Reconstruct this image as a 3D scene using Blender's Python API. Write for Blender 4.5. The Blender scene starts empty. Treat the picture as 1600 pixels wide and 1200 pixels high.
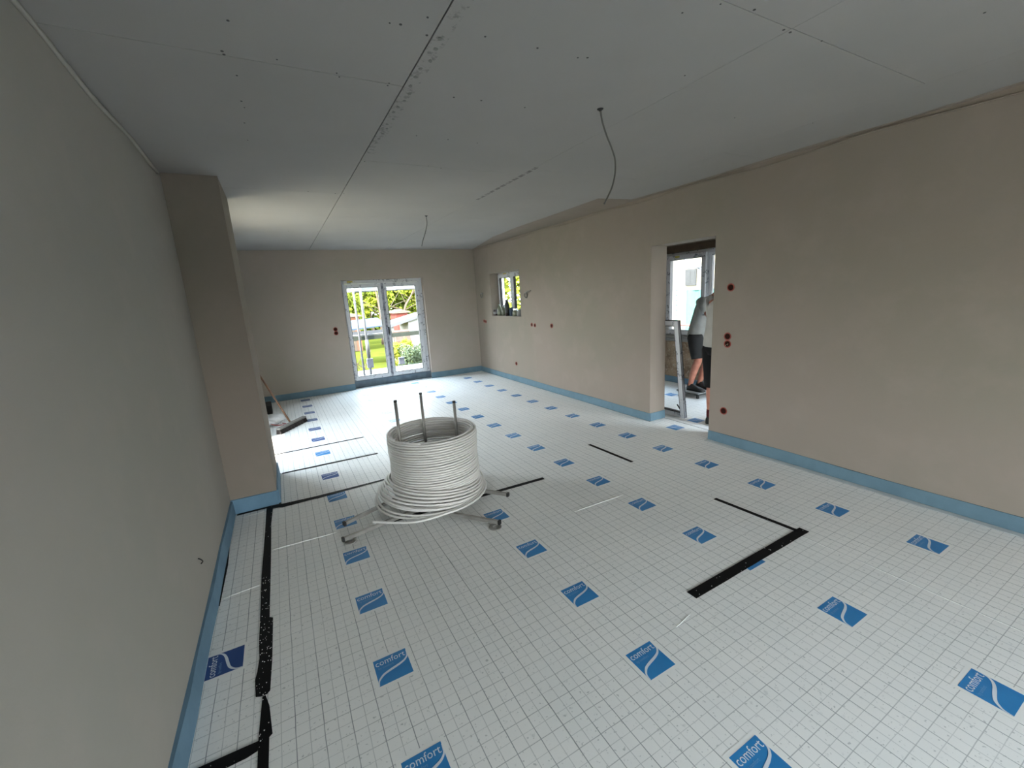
import bpy, bmesh, math, random
from mathutils import Vector, Matrix
random.seed(7)
# ------------------------------------------------------------------ camera
SC = bpy.context.scene
COL = SC.collection
H, XR, XL, YF = 2.583, 3.796, -0.555, 8.466
cam = bpy.data.objects.new('camera', bpy.data.cameras.new('camera'))
COL.objects.link(cam)
cam.data.sensor_width = 36.0
cam.data.lens = 661.54 / 1600 * 36
cam.data.clip_start = 0.02
cam.data.clip_end = 300
_r = [(0.8739661, -0.48226588, -0.06002401), (0.15194344, 0.1538349, 0.97634421), (-0.46162371, -0.86241199, 0.20772362)]
cam.matrix_world = Matrix(((_r[0][0], _r[1][0], _r[2][0], 0), (_r[0][1], _r[1][1], _r[2][1], 0),
                           (_r[0][2], _r[1][2], _r[2][2], 1.62), (0, 0, 0, 1)))
SC.camera = cam
# ------------------------------------------------------------------ light and exposure
vs = SC.view_settings
vs.view_transform = 'Standard'; vs.look = 'None'; vs.gamma = 1.0; vs.use_curve_mapping = False
vs.exposure = 1.47
SKY, SUN = 10.0, 9.0
world = bpy.data.worlds.new('sky'); SC.world = world; world.use_nodes = True
wn = world.node_tree.nodes; wl = world.node_tree.links; wn.clear()
wo = wn.new('ShaderNodeOutputWorld'); wb = wn.new('ShaderNodeBackground')
tc = wn.new('ShaderNodeTexCoord'); sx = wn.new('ShaderNodeSeparateXYZ'); rp = wn.new('ShaderNodeValToRGB')
wl.new(tc.outputs['Generated'], sx.inputs[0]); wl.new(sx.outputs[2], rp.inputs[0]); wl.new(rp.outputs[0], wb.inputs[0]); wl.new(wb.outputs[0], wo.inputs[0])
rp.color_ramp.elements[0].color = (0.93, 0.95, 0.92, 1); rp.color_ramp.elements[0].position = 0.0
rp.color_ramp.elements[1].color = (0.62, 0.80, 1.0, 1); rp.color_ramp.elements[1].position = 0.8
wb.inputs[1].default_value = SKY
sd = bpy.data.lights.new('sun', 'SUN'); sd.energy = SUN; sd.angle = math.radians(1.0); sd.color = (1.0, 0.92, 0.76)
sun = bpy.data.objects.new('sun', sd); COL.objects.link(sun)
sun.rotation_euler = Vector((0.62, 0.28, -0.74)).to_track_quat('-Z', 'Y').to_euler()   # shines from the left and behind
def portal(loc, w, h, direction):
    l = bpy.data.lights.new('window_portal', 'AREA'); l.shape = 'RECTANGLE'; l.size = w; l.size_y = h
    l.cycles.is_portal = True
    o = bpy.data.objects.new('window_portal', l); COL.objects.link(o); o.location = loc
    o.rotation_euler = Vector(direction).to_track_quat('-Z', 'Y').to_euler()
portal((1.88, 8.72, 1.03), 1.5, 2.0, (0, -1, 0))
portal((4.1, 7.18, 1.62), 1.15, 0.8, (-1, 0, 0))
portal((5.83, 4.3, 1.4), 1.7, 1.25, (-1, 0, 0))
portal((-0.9, 5.35, 1.3), 1.3, 1.9, (1, 0, 0))
portal((-0.9, -1.6, 0.85), 1.0, 1.3, (1, 0, 0))
portal((1.1, -2.88, 0.9), 2.0, 1.75, (0, 1, 0))
portal((4.95, 0.95, 1.1), 1.2, 2.0, (0, 1, 0))
SC.cycles.use_denoising = True
SC.cycles.max_bounces = 16; SC.cycles.diffuse_bounces = 10; SC.cycles.transparent_max_bounces = 24
SC.cycles.caustics_reflective = False; SC.cycles.caustics_refractive = False
SC.cycles.sample_clamp_indirect = 8

# ------------------------------------------------------------------ material helpers
def new_mat(name):
    m = bpy.data.materials.new(name); m.use_nodes = True
    return m, m.node_tree, m.node_tree.nodes['Principled BSDF']
def N(t, kind, **kw):
    n = t.nodes.new(kind)
    for k, v in kw.items(): setattr(n, k, v)
    return n
def mth(t, op, a, b=None, c=None, clamp=False):
    n = t.nodes.new('ShaderNodeMath'); n.operation = op; n.use_clamp = clamp
    for i, v in enumerate((a, b, c)):
        if v is None: continue
        if isinstance(v, (int, float)): n.inputs[i].default_value = v
        else: t.links.new(v, n.inputs[i])
    return n.outputs[0]
def mixc(t, f, a, b):
    n = t.nodes.new('ShaderNodeMix'); n.data_type = 'RGBA'
    for i, v in ((0, f), (6, a), (7, b)):
        if isinstance(v, (int, float)): n.inputs[i].default_value = v
        elif isinstance(v, tuple): n.inputs[i].default_value = (*v, 1)
        else: t.links.new(v, n.inputs[i])
    return n.outputs[2]
def noise(t, scale, detail=3, rough=0.55, vec=None):
    n = t.nodes.new('ShaderNodeTexNoise'); n.inputs['Scale'].default_value = scale
    n.inputs['Detail'].default_value = detail; n.inputs['Roughness'].default_value = rough
    if vec is None:
        g = t.nodes.new('ShaderNodeNewGeometry'); vec = g.outputs['Position']
    t.links.new(vec, n.inputs['Vector'])
    return n.outputs[0]
def ramp(t, v, a, b):
    n = t.nodes.new('ShaderNodeMapRange'); n.inputs[1].default_value = a; n.inputs[2].default_value = b
    n.clamp = True; t.links.new(v, n.inputs[0]); return n.outputs[0]
def bump(t, bs, h, strength=0.3, dist=0.01):
    n = t.nodes.new('ShaderNodeBump'); n.inputs['Strength'].default_value = strength; n.inputs['Distance'].default_value = dist
    t.links.new(h, n.inputs['Height']); t.links.new(n.outputs[0], bs.inputs['Normal'])
def plain(name, c, rough=0.6, metal=0.0, c2=None, scale=8, bmp=0.0, spec=0.5):
    m, t, b = new_mat(name)
    b.inputs['Roughness'].default_value = rough; b.inputs['Metallic'].default_value = metal
    b.inputs['Specular IOR Level'].default_value = spec
    if c2 is None: c2 = tuple(x * 0.88 for x in c)
    nz = noise(t, scale, 4)
    t.links.new(mixc(t, ramp(t, nz, 0.35, 0.65), c2, c), b.inputs['Base Color'])
    if bmp: bump(t, b, nz, bmp, 0.005)
    return m
M = {}
def plaster(name, a, b_, c_):
    m, t, b = new_mat(name)
    n1 = noise(t, 0.7, 3, 0.5); n2 = noise(t, 3.5, 5, 0.6); n3 = noise(t, 160, 3, 0.7); n4 = noise(t, 14, 4, 0.6)
    col = mixc(t, ramp(t, n1, 0.38, 0.62), a, b_)
    col = mixc(t, mth(t, 'MULTIPLY', ramp(t, n2, 0.5, 0.72), 0.5), col, c_)
    t.links.new(col, b.inputs['Base Color'])
    b.inputs['Roughness'].default_value = 0.95; b.inputs['Specular IOR Level'].default_value = 0.1
    h = mth(t, 'ADD', mth(t, 'MULTIPLY', n3, 0.25), mth(t, 'MULTIPLY', n4, 0.8))
    bump(t, b, h, 0.35, 0.004)
    return m
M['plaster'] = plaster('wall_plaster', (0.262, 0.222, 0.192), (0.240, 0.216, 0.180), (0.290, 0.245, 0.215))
M['plaster_far'] = plaster('wall_plaster_far_brightened', (0.33, 0.285, 0.25), (0.31, 0.28, 0.24), (0.355, 0.30, 0.27))  # the wall plaster again, brightness put into its colour for the dim far wall
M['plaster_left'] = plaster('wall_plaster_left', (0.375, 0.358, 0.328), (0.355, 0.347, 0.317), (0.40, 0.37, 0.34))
def board():
    m, t, b = new_mat('plasterboard')
    g = t.nodes.new('ShaderNodeNewGeometry'); s = t.nodes.new('ShaderNodeSeparateXYZ'); t.links.new(g.outputs['Position'], s.inputs[0])
    x, y = s.outputs[0], s.outputs[1]
    n1 = noise(t, 1.2, 3); n2 = noise(t, 30, 4, 0.7); n3 = noise(t, 250, 2)
    col = mixc(t, ramp(t, n1, 0.35, 0.65), (0.300, 0.290, 0.280), (0.320, 0.307, 0.296))
    # filler smudges that lie beside the long seam
    band = mth(t, 'MULTIPLY', mth(t, 'GREATER_THAN', x, 0.675), mth(t, 'LESS_THAN', x, 0.735))
    band = mth(t, 'MULTIPLY', band, mth(t, 'MULTIPLY', mth(t, 'GREATER_THAN', y, 1.3), mth(t, 'LESS_THAN', y, 3.1)))
    col = mixc(t, mth(t, 'MULTIPLY', band, ramp(t, n2, 0.52, 0.66)), col, (0.19, 0.19, 0.185))
    # stamped dashes and pencil lines along x = 1.97
    d = mth(t, 'LESS_THAN', mth(t, 'ABSOLUTE', mth(t, 'SUBTRACT', x, 1.975)), 0.018)
    d = mth(t, 'MULTIPLY', d, mth(t, 'MULTIPLY', mth(t, 'GREATER_THAN', y, 3.05), mth(t, 'LESS_THAN', y, 4.2)))
    d = mth(t, 'MULTIPLY', d, mth(t, 'GREATER_THAN', mth(t, 'FRACT', mth(t, 'MULTIPLY', y, 9.0)), 0.25))
    col = mixc(t, mth(t, 'MULTIPLY', d, ramp(t, n2, 0.36, 0.5)), col, (0.16, 0.15, 0.15))
    t.links.new(col, b.inputs['Base Color'])
    b.inputs['Roughness'].default_value = 0.9; b.inputs['Specular IOR Level'].default_value = 0.15
    bump(t, b, n3, 0.15, 0.002)
    return m
M['board'] = board()
M['gap'] = plain('joint_shadow', (0.05, 0.05, 0.05), 0.9)
def matfilm():
    m, t, b = new_mat('printed_insulation_film')
    g = t.nodes.new('ShaderNodeNewGeometry'); s = t.nodes.new('ShaderNodeSeparateXYZ'); t.links.new(g.outputs['Position'], s.inputs[0])
    wob = mth(t, 'MULTIPLY', mth(t, 'SUBTRACT', noise(t, 6, 2), 0.5), 0.006)
    def lines(v, step, ph, w):
        f = mth(t, 'FRACT', mth(t, 'DIVIDE', mth(t, 'ADD', mth(t, 'SUBTRACT', v, ph), wob), step))
        dd = mth(t, 'MULTIPLY', mth(t, 'ABSOLUTE', mth(t, 'SUBTRACT', f, 0.5)), step)
        return mth(t, 'GREATER_THAN', dd, step / 2 - w)
    x, y = s.outputs[0], s.outputs[1]
    xs = lines(x, 0.1, 0.0195, 0.0017); ys = lines(y, 0.1, 0.0, 0.0015)
    xw = lines(x, 0.1, 0.0695, 0.0014); yw = lines(y, 0.1, 0.05, 0.0012)
    fade = ramp(t, noise(t, 4, 4, 0.7), 0.3, 0.6)
    strong = mth(t, 'MAXIMUM', xs, mth(t, 'MULTIPLY', ys, 0.7))
    weak = mth(t, 'MAXIMUM', mth(t, 'MULTIPLY', xw, 0.55), mth(t, 'MULTIPLY', yw, 0.45))
    ln = mth(t, 'MULTIPLY', mth(t, 'MAXIMUM', strong, weak), mth(t, 'MULTIPLY_ADD', fade, 0.35, 0.5))
    sp = noise(t, 66, 2, 0.5); sp2 = noise(t, 34, 3, 0.6); big = noise(t, 3, 2)
    spk = mth(t, 'MAXIMUM', mth(t, 'MULTIPLY', ramp(t, sp, 0.655, 0.70), 0.65), mth(t, 'MULTIPLY', ramp(t, sp2, 0.63, 0.74), 0.35))
    col = mixc(t, ramp(t, big, 0.3, 0.7), (0.83, 0.845, 0.84), (0.87, 0.875, 0.865))
    col = mixc(t, mth(t, 'MAXIMUM', ln, mth(t, 'MULTIPLY', spk, 0.7)), col, (0.20, 0.23, 0.25))
    t.links.new(col, b.inputs['Base Color'])
    b.inputs['Roughness'].default_value = 0.5; b.inputs['Specular IOR Level'].default_value = 0.32
    h = mth(t, 'ADD', mth(t, 'MULTIPLY', noise(t, 9, 3), 1.0), mth(t, 'MULTIPLY', noise(t, 70, 2), 0.15))
    bump(t, b, h, 0.16, 0.006)
    return m
M['mat'] = matfilm()
M['pad'] = plain('logo_white_pad', (0.86, 0.87, 0.86), 0.42, c2=(0.84, 0.85, 0.84))
M['logo_blue'] = plain('logo_blue', (0.028, 0.235, 0.56), 0.4, c2=(0.022, 0.205, 0.51))
M['logo_dark'] = plain('logo_dark_blue', (0.022, 0.075, 0.27), 0.4)
M['logo_white'] = plain('logo_white', (0.74, 0.80, 0.88), 0.45)
M['logo_pale'] = plain('logo_pale_blue', (0.18, 0.36, 0.62), 0.45)
M['tape'] = plain('black_tape', (0.006, 0.006, 0.007), 0.55, spec=0.12)
M['crumb'] = plain('white_foam_crumb', (0.75, 0.75, 0.74), 0.8)
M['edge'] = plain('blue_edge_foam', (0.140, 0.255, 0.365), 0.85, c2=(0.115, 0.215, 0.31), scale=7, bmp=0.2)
M['edge_right'] = plain('dusty_shaded_blue_edge_foam', (0.115, 0.195, 0.25), 0.85, c2=(0.095, 0.165, 0.215), scale=7, bmp=0.2)  # duller copy of the edge foam: some dust, some shade painted in
M['film'] = plain('clear_edge_film', (0.6, 0.62, 0.62), 0.3)
M['pipe'] = plain('white_heating_pipe', (0.82, 0.81, 0.795), 0.38, c2=(0.79, 0.77, 0.755), scale=3)
M['steel'] = plain('galvanised_steel', (0.40, 0.39, 0.37), 0.4, 0.45, c2=(0.30, 0.29, 0.27), scale=12)
M['black'] = plain('black_plastic', (0.012, 0.012, 0.013), 0.5)
M['rubber'] = plain('black_gasket', (0.015, 0.015, 0.018), 0.6)
M['pvc'] = plain('white_pvc', (0.66, 0.68, 0.72), 0.35)
def protect():
    m, t, b = new_mat('pvc_with_printed_film')
    g = t.nodes.new('ShaderNodeNewGeometry')
    mp = N(t, 'ShaderNodeMapping'); mp.inputs['Scale'].default_value = (9, 9, 9); t.links.new(g.outputs['Position'], mp.inputs[0])
    n1 = noise(t, 1.3, 3, 0.6, mp.outputs[0]); n2 = noise(t, 7, 2, 0.6, mp.outputs[0])
    f = mth(t, 'MULTIPLY', ramp(t, n1, 0.575, 0.60), ramp(t, n2, 0.44, 0.56))
    t.links.new(mixc(t, f, (0.52, 0.535, 0.565), (0.09, 0.10, 0.13)), b.inputs['Base Color'])
    b.inputs['Roughness'].default_value = 0.35
    return m
M['pvcfilm'] = protect()
M['membrane'] = plain('blue_grey_membrane', (0.10, 0.15, 0.19), 0.5, c2=(0.06, 0.09, 0.12), scale=9)
M['alu'] = plain('aluminium_threshold', (0.5, 0.5, 0.5), 0.35, 0.7)
M['yellow'] = plain('yellow_sticker', (0.5, 0.42, 0.08), 0.5)
def glass():
    m, t, b = new_mat('window_glass')
    t.nodes.remove(b)
    tr = N(t, 'ShaderNodeBsdfTransparent'); tr.inputs[0].default_value = (0.965, 0.97, 0.965, 1)
    gl = N(t, 'ShaderNodeBsdfGlossy'); gl.inputs['Roughness'].default_value = 0.02
    fr = N(t, 'ShaderNodeFresnel'); fr.inputs[0].default_value = 1.45
    mx = N(t, 'ShaderNodeMixShader'); out = t.nodes['Material Output']
    gm = N(t, 'ShaderNodeNewGeometry'); t.links.new(mth(t, 'MULTIPLY', fr.outputs[0], mth(t, 'SUBTRACT', 1.0, gm.outputs['Backfacing'])), mx.inputs[0]); t.links.new(tr.outputs[0], mx.inputs[1]); t.links.new(gl.outputs[0], mx.inputs[2]); t.links.new(mx.outputs[0], out.inputs[0])
    return m
M['glass'] = glass()
M['socket'] = plain('red_orange_box', (0.26, 0.030, 0.014), 0.5)
M['socket_in'] = plain('dark_box_inside', (0.028, 0.008, 0.005), 0.8, spec=0.1)
M['brass'] = plain('cable_end', (0.35, 0.3, 0.25), 0.4)
M['cable'] = plain('grey_cable', (0.13, 0.125, 0.115), 0.5)
M['screw'] = plain('dark_screw_head', (0.02, 0.02, 0.02), 0.5)
M['wood'] = plain('brown_wood', (0.17, 0.085, 0.045), 0.5, c2=(0.11, 0.05, 0.03), scale=14)
M['beam'] = plain('raw_lintel_timber', (0.075, 0.05, 0.03), 0.8, c2=(0.05, 0.032, 0.02), scale=9)
M['bristle'] = plain('black_bristle', (0.010, 0.009, 0.009), 0.9, c2=(0.03, 0.02, 0.02), scale=120, bmp=0.6)
M['greywood'] = plain('grey_broom_block', (0.20, 0.19, 0.18), 0.7)
M['bag'] = plain('white_bag', (0.72, 0.73, 0.74), 0.4, scale=20, bmp=0.6)
M['red'] = plain('red_rail', (0.33, 0.05, 0.04), 0.5)
def rubble():
    m, t, b = new_mat('bare_rubble_wall')
    n1 = noise(t, 5, 5, 0.7); n2 = noise(t, 22, 4, 0.7)
    col = mixc(t, ramp(t, n1, 0.35, 0.6), (0.19, 0.13, 0.085), (0.38, 0.28, 0.19))
    col = mixc(t, ramp(t, n2, 0.55, 0.7), col, (0.50, 0.44, 0.36))
    t.links.new(col, b.inputs['Base Color']); b.inputs['Roughness'].default_value = 0.95
    bump(t, b, mth(t, 'ADD', n1, n2), 0.9, 0.03)
    return m
M['rubble'] = rubble()
M['skin'] = plain('skin', (0.50, 0.22, 0.15), 0.5, c2=(0.40, 0.15, 0.10), scale=14)
M['shirt'] = plain('grey_cotton', (0.34, 0.35, 0.34), 0.95, c2=(0.29, 0.30, 0.29), scale=10, bmp=0.5)
M['shirt2'] = plain('pale_cotton', (0.50, 0.49, 0.46), 0.95, scale=10, bmp=0.5)
M['shorts'] = plain('charcoal_cloth', (0.022, 0.023, 0.025), 0.95, scale=12, bmp=0.4)
M['shorts2'] = plain('black_cloth', (0.006, 0.006, 0.007), 0.95, scale=12, bmp=0.4)
M['sock'] = plain('dark_red_sock', (0.10, 0.012, 0.015), 0.95)
M['shoe'] = plain('black_leather', (0.012, 0.012, 0.013), 0.6, bmp=0.2)
M['hair'] = plain('brown_hair', (0.03, 0.018, 0.01), 0.8, scale=60, bmp=0.5)
M['eye'] = plain('eye_dark', (0.02, 0.015, 0.01), 0.2)
M['grass'] = plain('lawn_green', (0.056, 0.062, 0.010), 0.95, c2=(0.042, 0.050, 0.008), scale=3, bmp=0.3, spec=0.0)
M['leaf'] = plain('yellow_green_leaf', (0.28, 0.30, 0.025), 0.8, c2=(0.13, 0.16, 0.015), scale=2.2, spec=0.1)
M['leaf2'] = plain('grey_green_leaf', (0.059, 0.088, 0.025), 0.7, c2=(0.084, 0.109, 0.050), scale=5)
M['leaf3'] = plain('mid_green_leaf', (0.17, 0.20, 0.022), 0.8, c2=(0.075, 0.10, 0.014), scale=2.4, spec=0.1)
M['bark'] = plain('brown_bark', (0.078, 0.051, 0.033), 0.9, scale=9, bmp=0.5)
M['brick_red'] = plain('red_shed_paint', (0.144, 0.022, 0.014), 0.8)
M['orange'] = plain('orange_render', (0.147, 0.052, 0.025), 0.8)
M['roof_tile'] = plain('pale_roof', (0.10, 0.07, 0.055), 0.8)
M['bluewhite'] = plain('pale_blue_roof', (0.045, 0.062, 0.088), 0.8, spec=0.05)
M['whitebd'] = plain('white_board', (0.220, 0.220, 0.212), 0.7)
M['darkfascia'] = plain('dark_fascia', (0.035, 0.035, 0.040), 0.7)
M['greenboard'] = plain('weathered_guard_board', (0.045, 0.055, 0.043), 0.8)
M['tube'] = plain('galvanised_tube', (0.180, 0.180, 0.192), 0.55, 0.3)
M['cream'] = plain('cream_render', (0.20, 0.185, 0.145), 0.9, c2=(0.17, 0.155, 0.115), scale=2, spec=0.1)
M['net'] = plain('green_debris_net', (0.065, 0.17, 0.14), 0.9, spec=0.1)
M['winpane'] = plain('grey_far_pane', (0.045, 0.045, 0.045), 0.6, spec=0.1)
M['concrete'] = plain('grey_concrete', (0.30, 0.30, 0.29), 0.9)

# ------------------------------------------------------------------ mesh helpers
ORG = {}
def tag(o, label=None, cat=None, group=None, kind=None):
    if label: o['label'] = label
    if cat: o['category'] = cat
    if group: o['group'] = group
    if kind: o['kind'] = kind
    return o
def thing(name, label, cat, loc, group=None):
    o = bpy.data.objects.new(name, None); COL.objects.link(o); o.location = loc; o.empty_display_size = 0.1
    ORG[o.name] = Vector(loc)
    return tag(o, label, cat, group)
class MB:
    def __init__(s): s.v = []; s.f = []; s.mi = []
    def add(s, vs_, fs, mi=0):
        b = len(s.v); s.v += [Vector(p) for p in vs_]
        for f in fs: s.f.append([b + i for i in f]); s.mi.append(mi)
        return s
    def box(s, x0, x1, y0, y1, z0, z1, mi=0):
        return s.add([(x0, y0, z0), (x1, y0, z0), (x1, y1, z0), (x0, y1, z0), (x0, y0, z1), (x1, y0, z1), (x1, y1, z1), (x0, y1, z1)],
                     [(0, 3, 2, 1), (4, 5, 6, 7), (0, 1, 5, 4), (1, 2, 6, 5), (2, 3, 7, 6), (3, 0, 4, 7)], mi)
    def bar(s, a, b, w, h, mi=0, up=(0, 0, 1)):
        a = Vector(a); b = Vector(b); d = (b - a).normalized(); u = Vector(up)
        if abs(d.dot(u)) > 0.98: u = Vector((1, 0, 0))
        r = d.cross(u).normalized() * (w / 2); u = r.cross(d).normalized() * (h / 2)
        p = [a - r - u, a + r - u, a + r + u, a - r + u, b - r - u, b + r - u, b + r + u, b - r + u]
        return s.add(p, [(0, 1, 2, 3), (7, 6, 5, 4), (0, 4, 5, 1), (1, 5, 6, 2), (2, 6, 7, 3), (3, 7, 4, 0)], mi)
    def prism(s, poly, z0, z1, mi=0, ax='z'):
        n = len(poly)
        def pt(p, z): return (p[0], p[1], z) if ax == 'z' else ((z, p[0], p[1]) if ax == 'x' else (p[0], z, p[1]))
        vs_ = [pt(p, z0) for p in poly] + [pt(p, z1) for p in poly]
        fs = [tuple(range(n)), tuple(range(2 * n - 1, n - 1, -1))] + [(i, n + i, n + (i + 1) % n, (i + 1) % n) for i in range(n)]
        return s.add(vs_, fs, mi)
    def tube(s, pts, r, n=8, mi=0, cap=True, closed=False):
        pts = [Vector(p) for p in pts]; m = len(pts); rr = r if isinstance(r, (list, tuple)) else [r] * m
        base = len(s.v); prev = None
        for i, p in enumerate(pts):
            d = (pts[min(i + 1, m - 1)] - pts[max(i - 1, 0)]).normalized()
            if prev is None:
                u = Vector((0, 0, 1)) if abs(d.z) < 0.9 else Vector((1, 0, 0))
                u = (u - d * u.dot(d)).normalized()
            else: u = (prev - d * prev.dot(d)).normalized()
            prev = u; w = d.cross(u)
            for k in range(n):
                a = 2 * math.pi * k / n
                s.v.append(p + (u * math.cos(a) + w * math.sin(a)) * rr[i])
        for i in range(m - 1):
            for k in range(n):
                s.f.append([base + i * n + k, base + i * n + (k + 1) % n, base + (i + 1) * n + (k + 1) % n, base + (i + 1) * n + k]); s.mi.append(mi)
        if cap:
            s.f.append([base + k for k in range(n)][::-1]); s.mi.append(mi)
            s.f.append([base + (m - 1) * n + k for k in range(n)]); s.mi.append(mi)
        return s
    def lathe(s, prof, c, n=20, mi=0, axis='z'):
        base = len(s.v); c = Vector(c)
        for r, z in prof:
            for k in range(n):
                a = 2 * math.pi * k / n; p = (r * math.cos(a), r * math.sin(a), z)
                if axis == 'x': p = (z, r * math.cos(a), r * math.sin(a))
                if axis == 'y': p = (r * math.cos(a), z, r * math.sin(a))
                s.v.append(c + Vector(p))
        for i in range(len(prof) - 1):
            for k in range(n):
                s.f.append([base + i * n + k, base + i * n + (k + 1) % n, base + (i + 1) * n + (k + 1) % n, base + (i + 1) * n + k]); s.mi.append(mi)
        s.f.append([base + k for k in range(n)]); s.mi.append(mi)
        s.f.append([base + (len(prof) - 1) * n + k for k in range(n)]); s.mi.append(mi)
        return s
    def build(s, name, mats, parent=None, smooth=False, kind=None, bevel=0, recalc=True):
        if not isinstance(mats, (list, tuple)): mats = [mats]
        me = bpy.data.meshes.new(name)
        off = ORG.get(parent.name, Vector((0, 0, 0))) if parent else Vector((0, 0, 0))
        me.from_pydata([tuple(p - off) for p in s.v], [], s.f)
        for m in mats: me.materials.append(M[m] if isinstance(m, str) else m)
        for p, mi in zip(me.polygons, s.mi): p.material_index = mi; p.use_smooth = smooth
        if recalc or bevel:
            bm = bmesh.new(); bm.from_mesh(me)
            if bevel:
                bmesh.ops.bevel(bm, geom=list(bm.edges), offset=bevel, segments=1, affect='EDGES', profile=0.5)
            bmesh.ops.recalc_face_normals(bm, faces=bm.faces); bm.to_mesh(me); bm.free()
        o = bpy.data.objects.new(name, me); COL.objects.link(o)
        if parent: o.parent = parent
        ORG[o.name] = off
        if kind: o['kind'] = kind
        return o
def dup(o, name=None):
    c = o.copy(); COL.objects.link(c)
    return c
def dup_thing(root, loc, label, group=None):
    r = root.copy(); COL.objects.link(r); r.location = loc; r['label'] = label
    if group: r['group'] = group
    for ch in list(root.children):
        c = ch.copy(); COL.objects.link(c); c.parent = r
        for g in ch.children:
            d = g.copy(); COL.objects.link(d); d.parent = c
    return r
def spline(pts, n=8):
    P = [Vector(p) for p in pts]; P = [P[0] * 2 - P[1]] + P + [P[-1] * 2 - P[-2]]; out = []
    for i in range(1, len(P) - 2):
        for k in range(n):
            t = k / n; a, b, c, d = P[i - 1], P[i], P[i + 1], P[i + 2]
            out.append(0.5 * ((2 * b) + (c - a) * t + (2 * a - 5 * b + 4 * c - d) * t * t + (3 * b - a - 3 * c + d) * t ** 3))
    out.append(P[-2]); return out
def struct(mb, name, mat, parent=None, **kw):
    o = mb.build(name, mat, parent, **kw)
    if parent is None: o['kind'] = 'structure'
    return o
def wall(name, mat, ax, p0, p1, u0, u1, z0, z1, holes=(), sub=0.0):
    """wall slab between planes p0 and p1 on axis ax; u runs along the other horizontal axis; holes = (u0,u1,z0,z1)"""
    us = sorted({u0, u1} | {h[0] for h in holes} | {h[1] for h in holes}); zs = sorted({z0, z1} | {h[2] for h in holes} | {h[3] for h in holes})
    mb = MB()
    def P(p, u, z): return (p, u, z) if ax == 'x' else (u, p, z)
    def solid(i, j):
        if i < 0 or j < 0 or i >= len(us) - 1 or j >= len(zs) - 1: return False
        cu, cz = (us[i] + us[i + 1]) / 2, (zs[j] + zs[j + 1]) / 2
        return not any(h[0] < cu < h[1] and h[2] < cz < h[3] for h in holes)
    for i in range(len(us) - 1):
        for j in range(len(zs) - 1):
            if not solid(i, j): continue
            a, b, c, d = us[i], us[i + 1], zs[j], zs[j + 1]
            for p in (p0, p1): mb.add([P(p, a, c), P(p, b, c), P(p, b, d), P(p, a, d)], [(0, 1, 2, 3)])
            if not solid(i - 1, j): mb.add([P(p0, a, c), P(p1, a, c), P(p1, a, d), P(p0, a, d)], [(0, 1, 2, 3)])
            if not solid(i + 1, j): mb.add([P(p0, b, c), P(p1, b, c), P(p1, b, d), P(p0, b, d)], [(0, 1, 2, 3)])
            if not solid(i, j - 1): mb.add([P(p0, a, c), P(p1, a, c), P(p1, b, c), P(p0, b, c)], [(0, 1, 2, 3)])
            if not solid(i, j + 1): mb.add([P(p0, a, d), P(p1, a, d), P(p1, b, d), P(p0, b, d)], [(0, 1, 2, 3)])
    o = mb.build(name, mat, None, recalc=False)
    bm = bmesh.new(); bm.from_mesh(o.data); bmesh.ops.remove_doubles(bm, verts=bm.verts, dist=1e-5)
    bmesh.ops.recalc_face_normals(bm, faces=bm.faces); bm.to_mesh(o.data); bm.free()
    o['kind'] = 'structure'
    return o

# ------------------------------------------------------------------ room shell
YB = -2.6
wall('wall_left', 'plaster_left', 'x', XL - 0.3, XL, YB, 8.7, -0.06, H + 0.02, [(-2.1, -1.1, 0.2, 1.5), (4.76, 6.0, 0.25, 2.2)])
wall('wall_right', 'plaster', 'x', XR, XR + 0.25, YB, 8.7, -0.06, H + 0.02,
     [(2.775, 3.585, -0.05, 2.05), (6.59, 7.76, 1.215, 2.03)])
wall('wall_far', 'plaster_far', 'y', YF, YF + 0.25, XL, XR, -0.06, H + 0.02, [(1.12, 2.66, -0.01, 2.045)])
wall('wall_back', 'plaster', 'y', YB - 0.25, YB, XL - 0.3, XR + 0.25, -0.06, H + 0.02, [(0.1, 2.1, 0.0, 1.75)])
struct(MB().box(XL - 0.01, -0.223, 3.913, 4.65, -0.06, H + 0.01), 'wall_pillar', 'plaster')
# hall behind the doorway
wall('wall_hall', 'plaster', 'x', 5.71, 5.98, 1.2, 6.6, 0.72, H, [(3.55, 5.1, 0.72, 2.2)])
struct(MB().box(5.71, 5.98, 1.2, 6.6, -0.06, 0.70), 'wall_parapet', 'rubble')
struct(MB().box(XR + 0.25, 5.98, 6.6, 6.8, -0.06, H), 'wall_hall_end', 'plaster')
wall('wall_hall_near', 'plaster', 'y', 1.0, 1.2, XR + 0.25, 5.98, -0.06, H, [(4.35, 5.55, 0.1, 2.1)])
hc = struct(MB().box(XR + 0.24, 6.0, 1.0, 6.8, H, H + 0.2), 'ceiling_hall', 'board')
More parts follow.
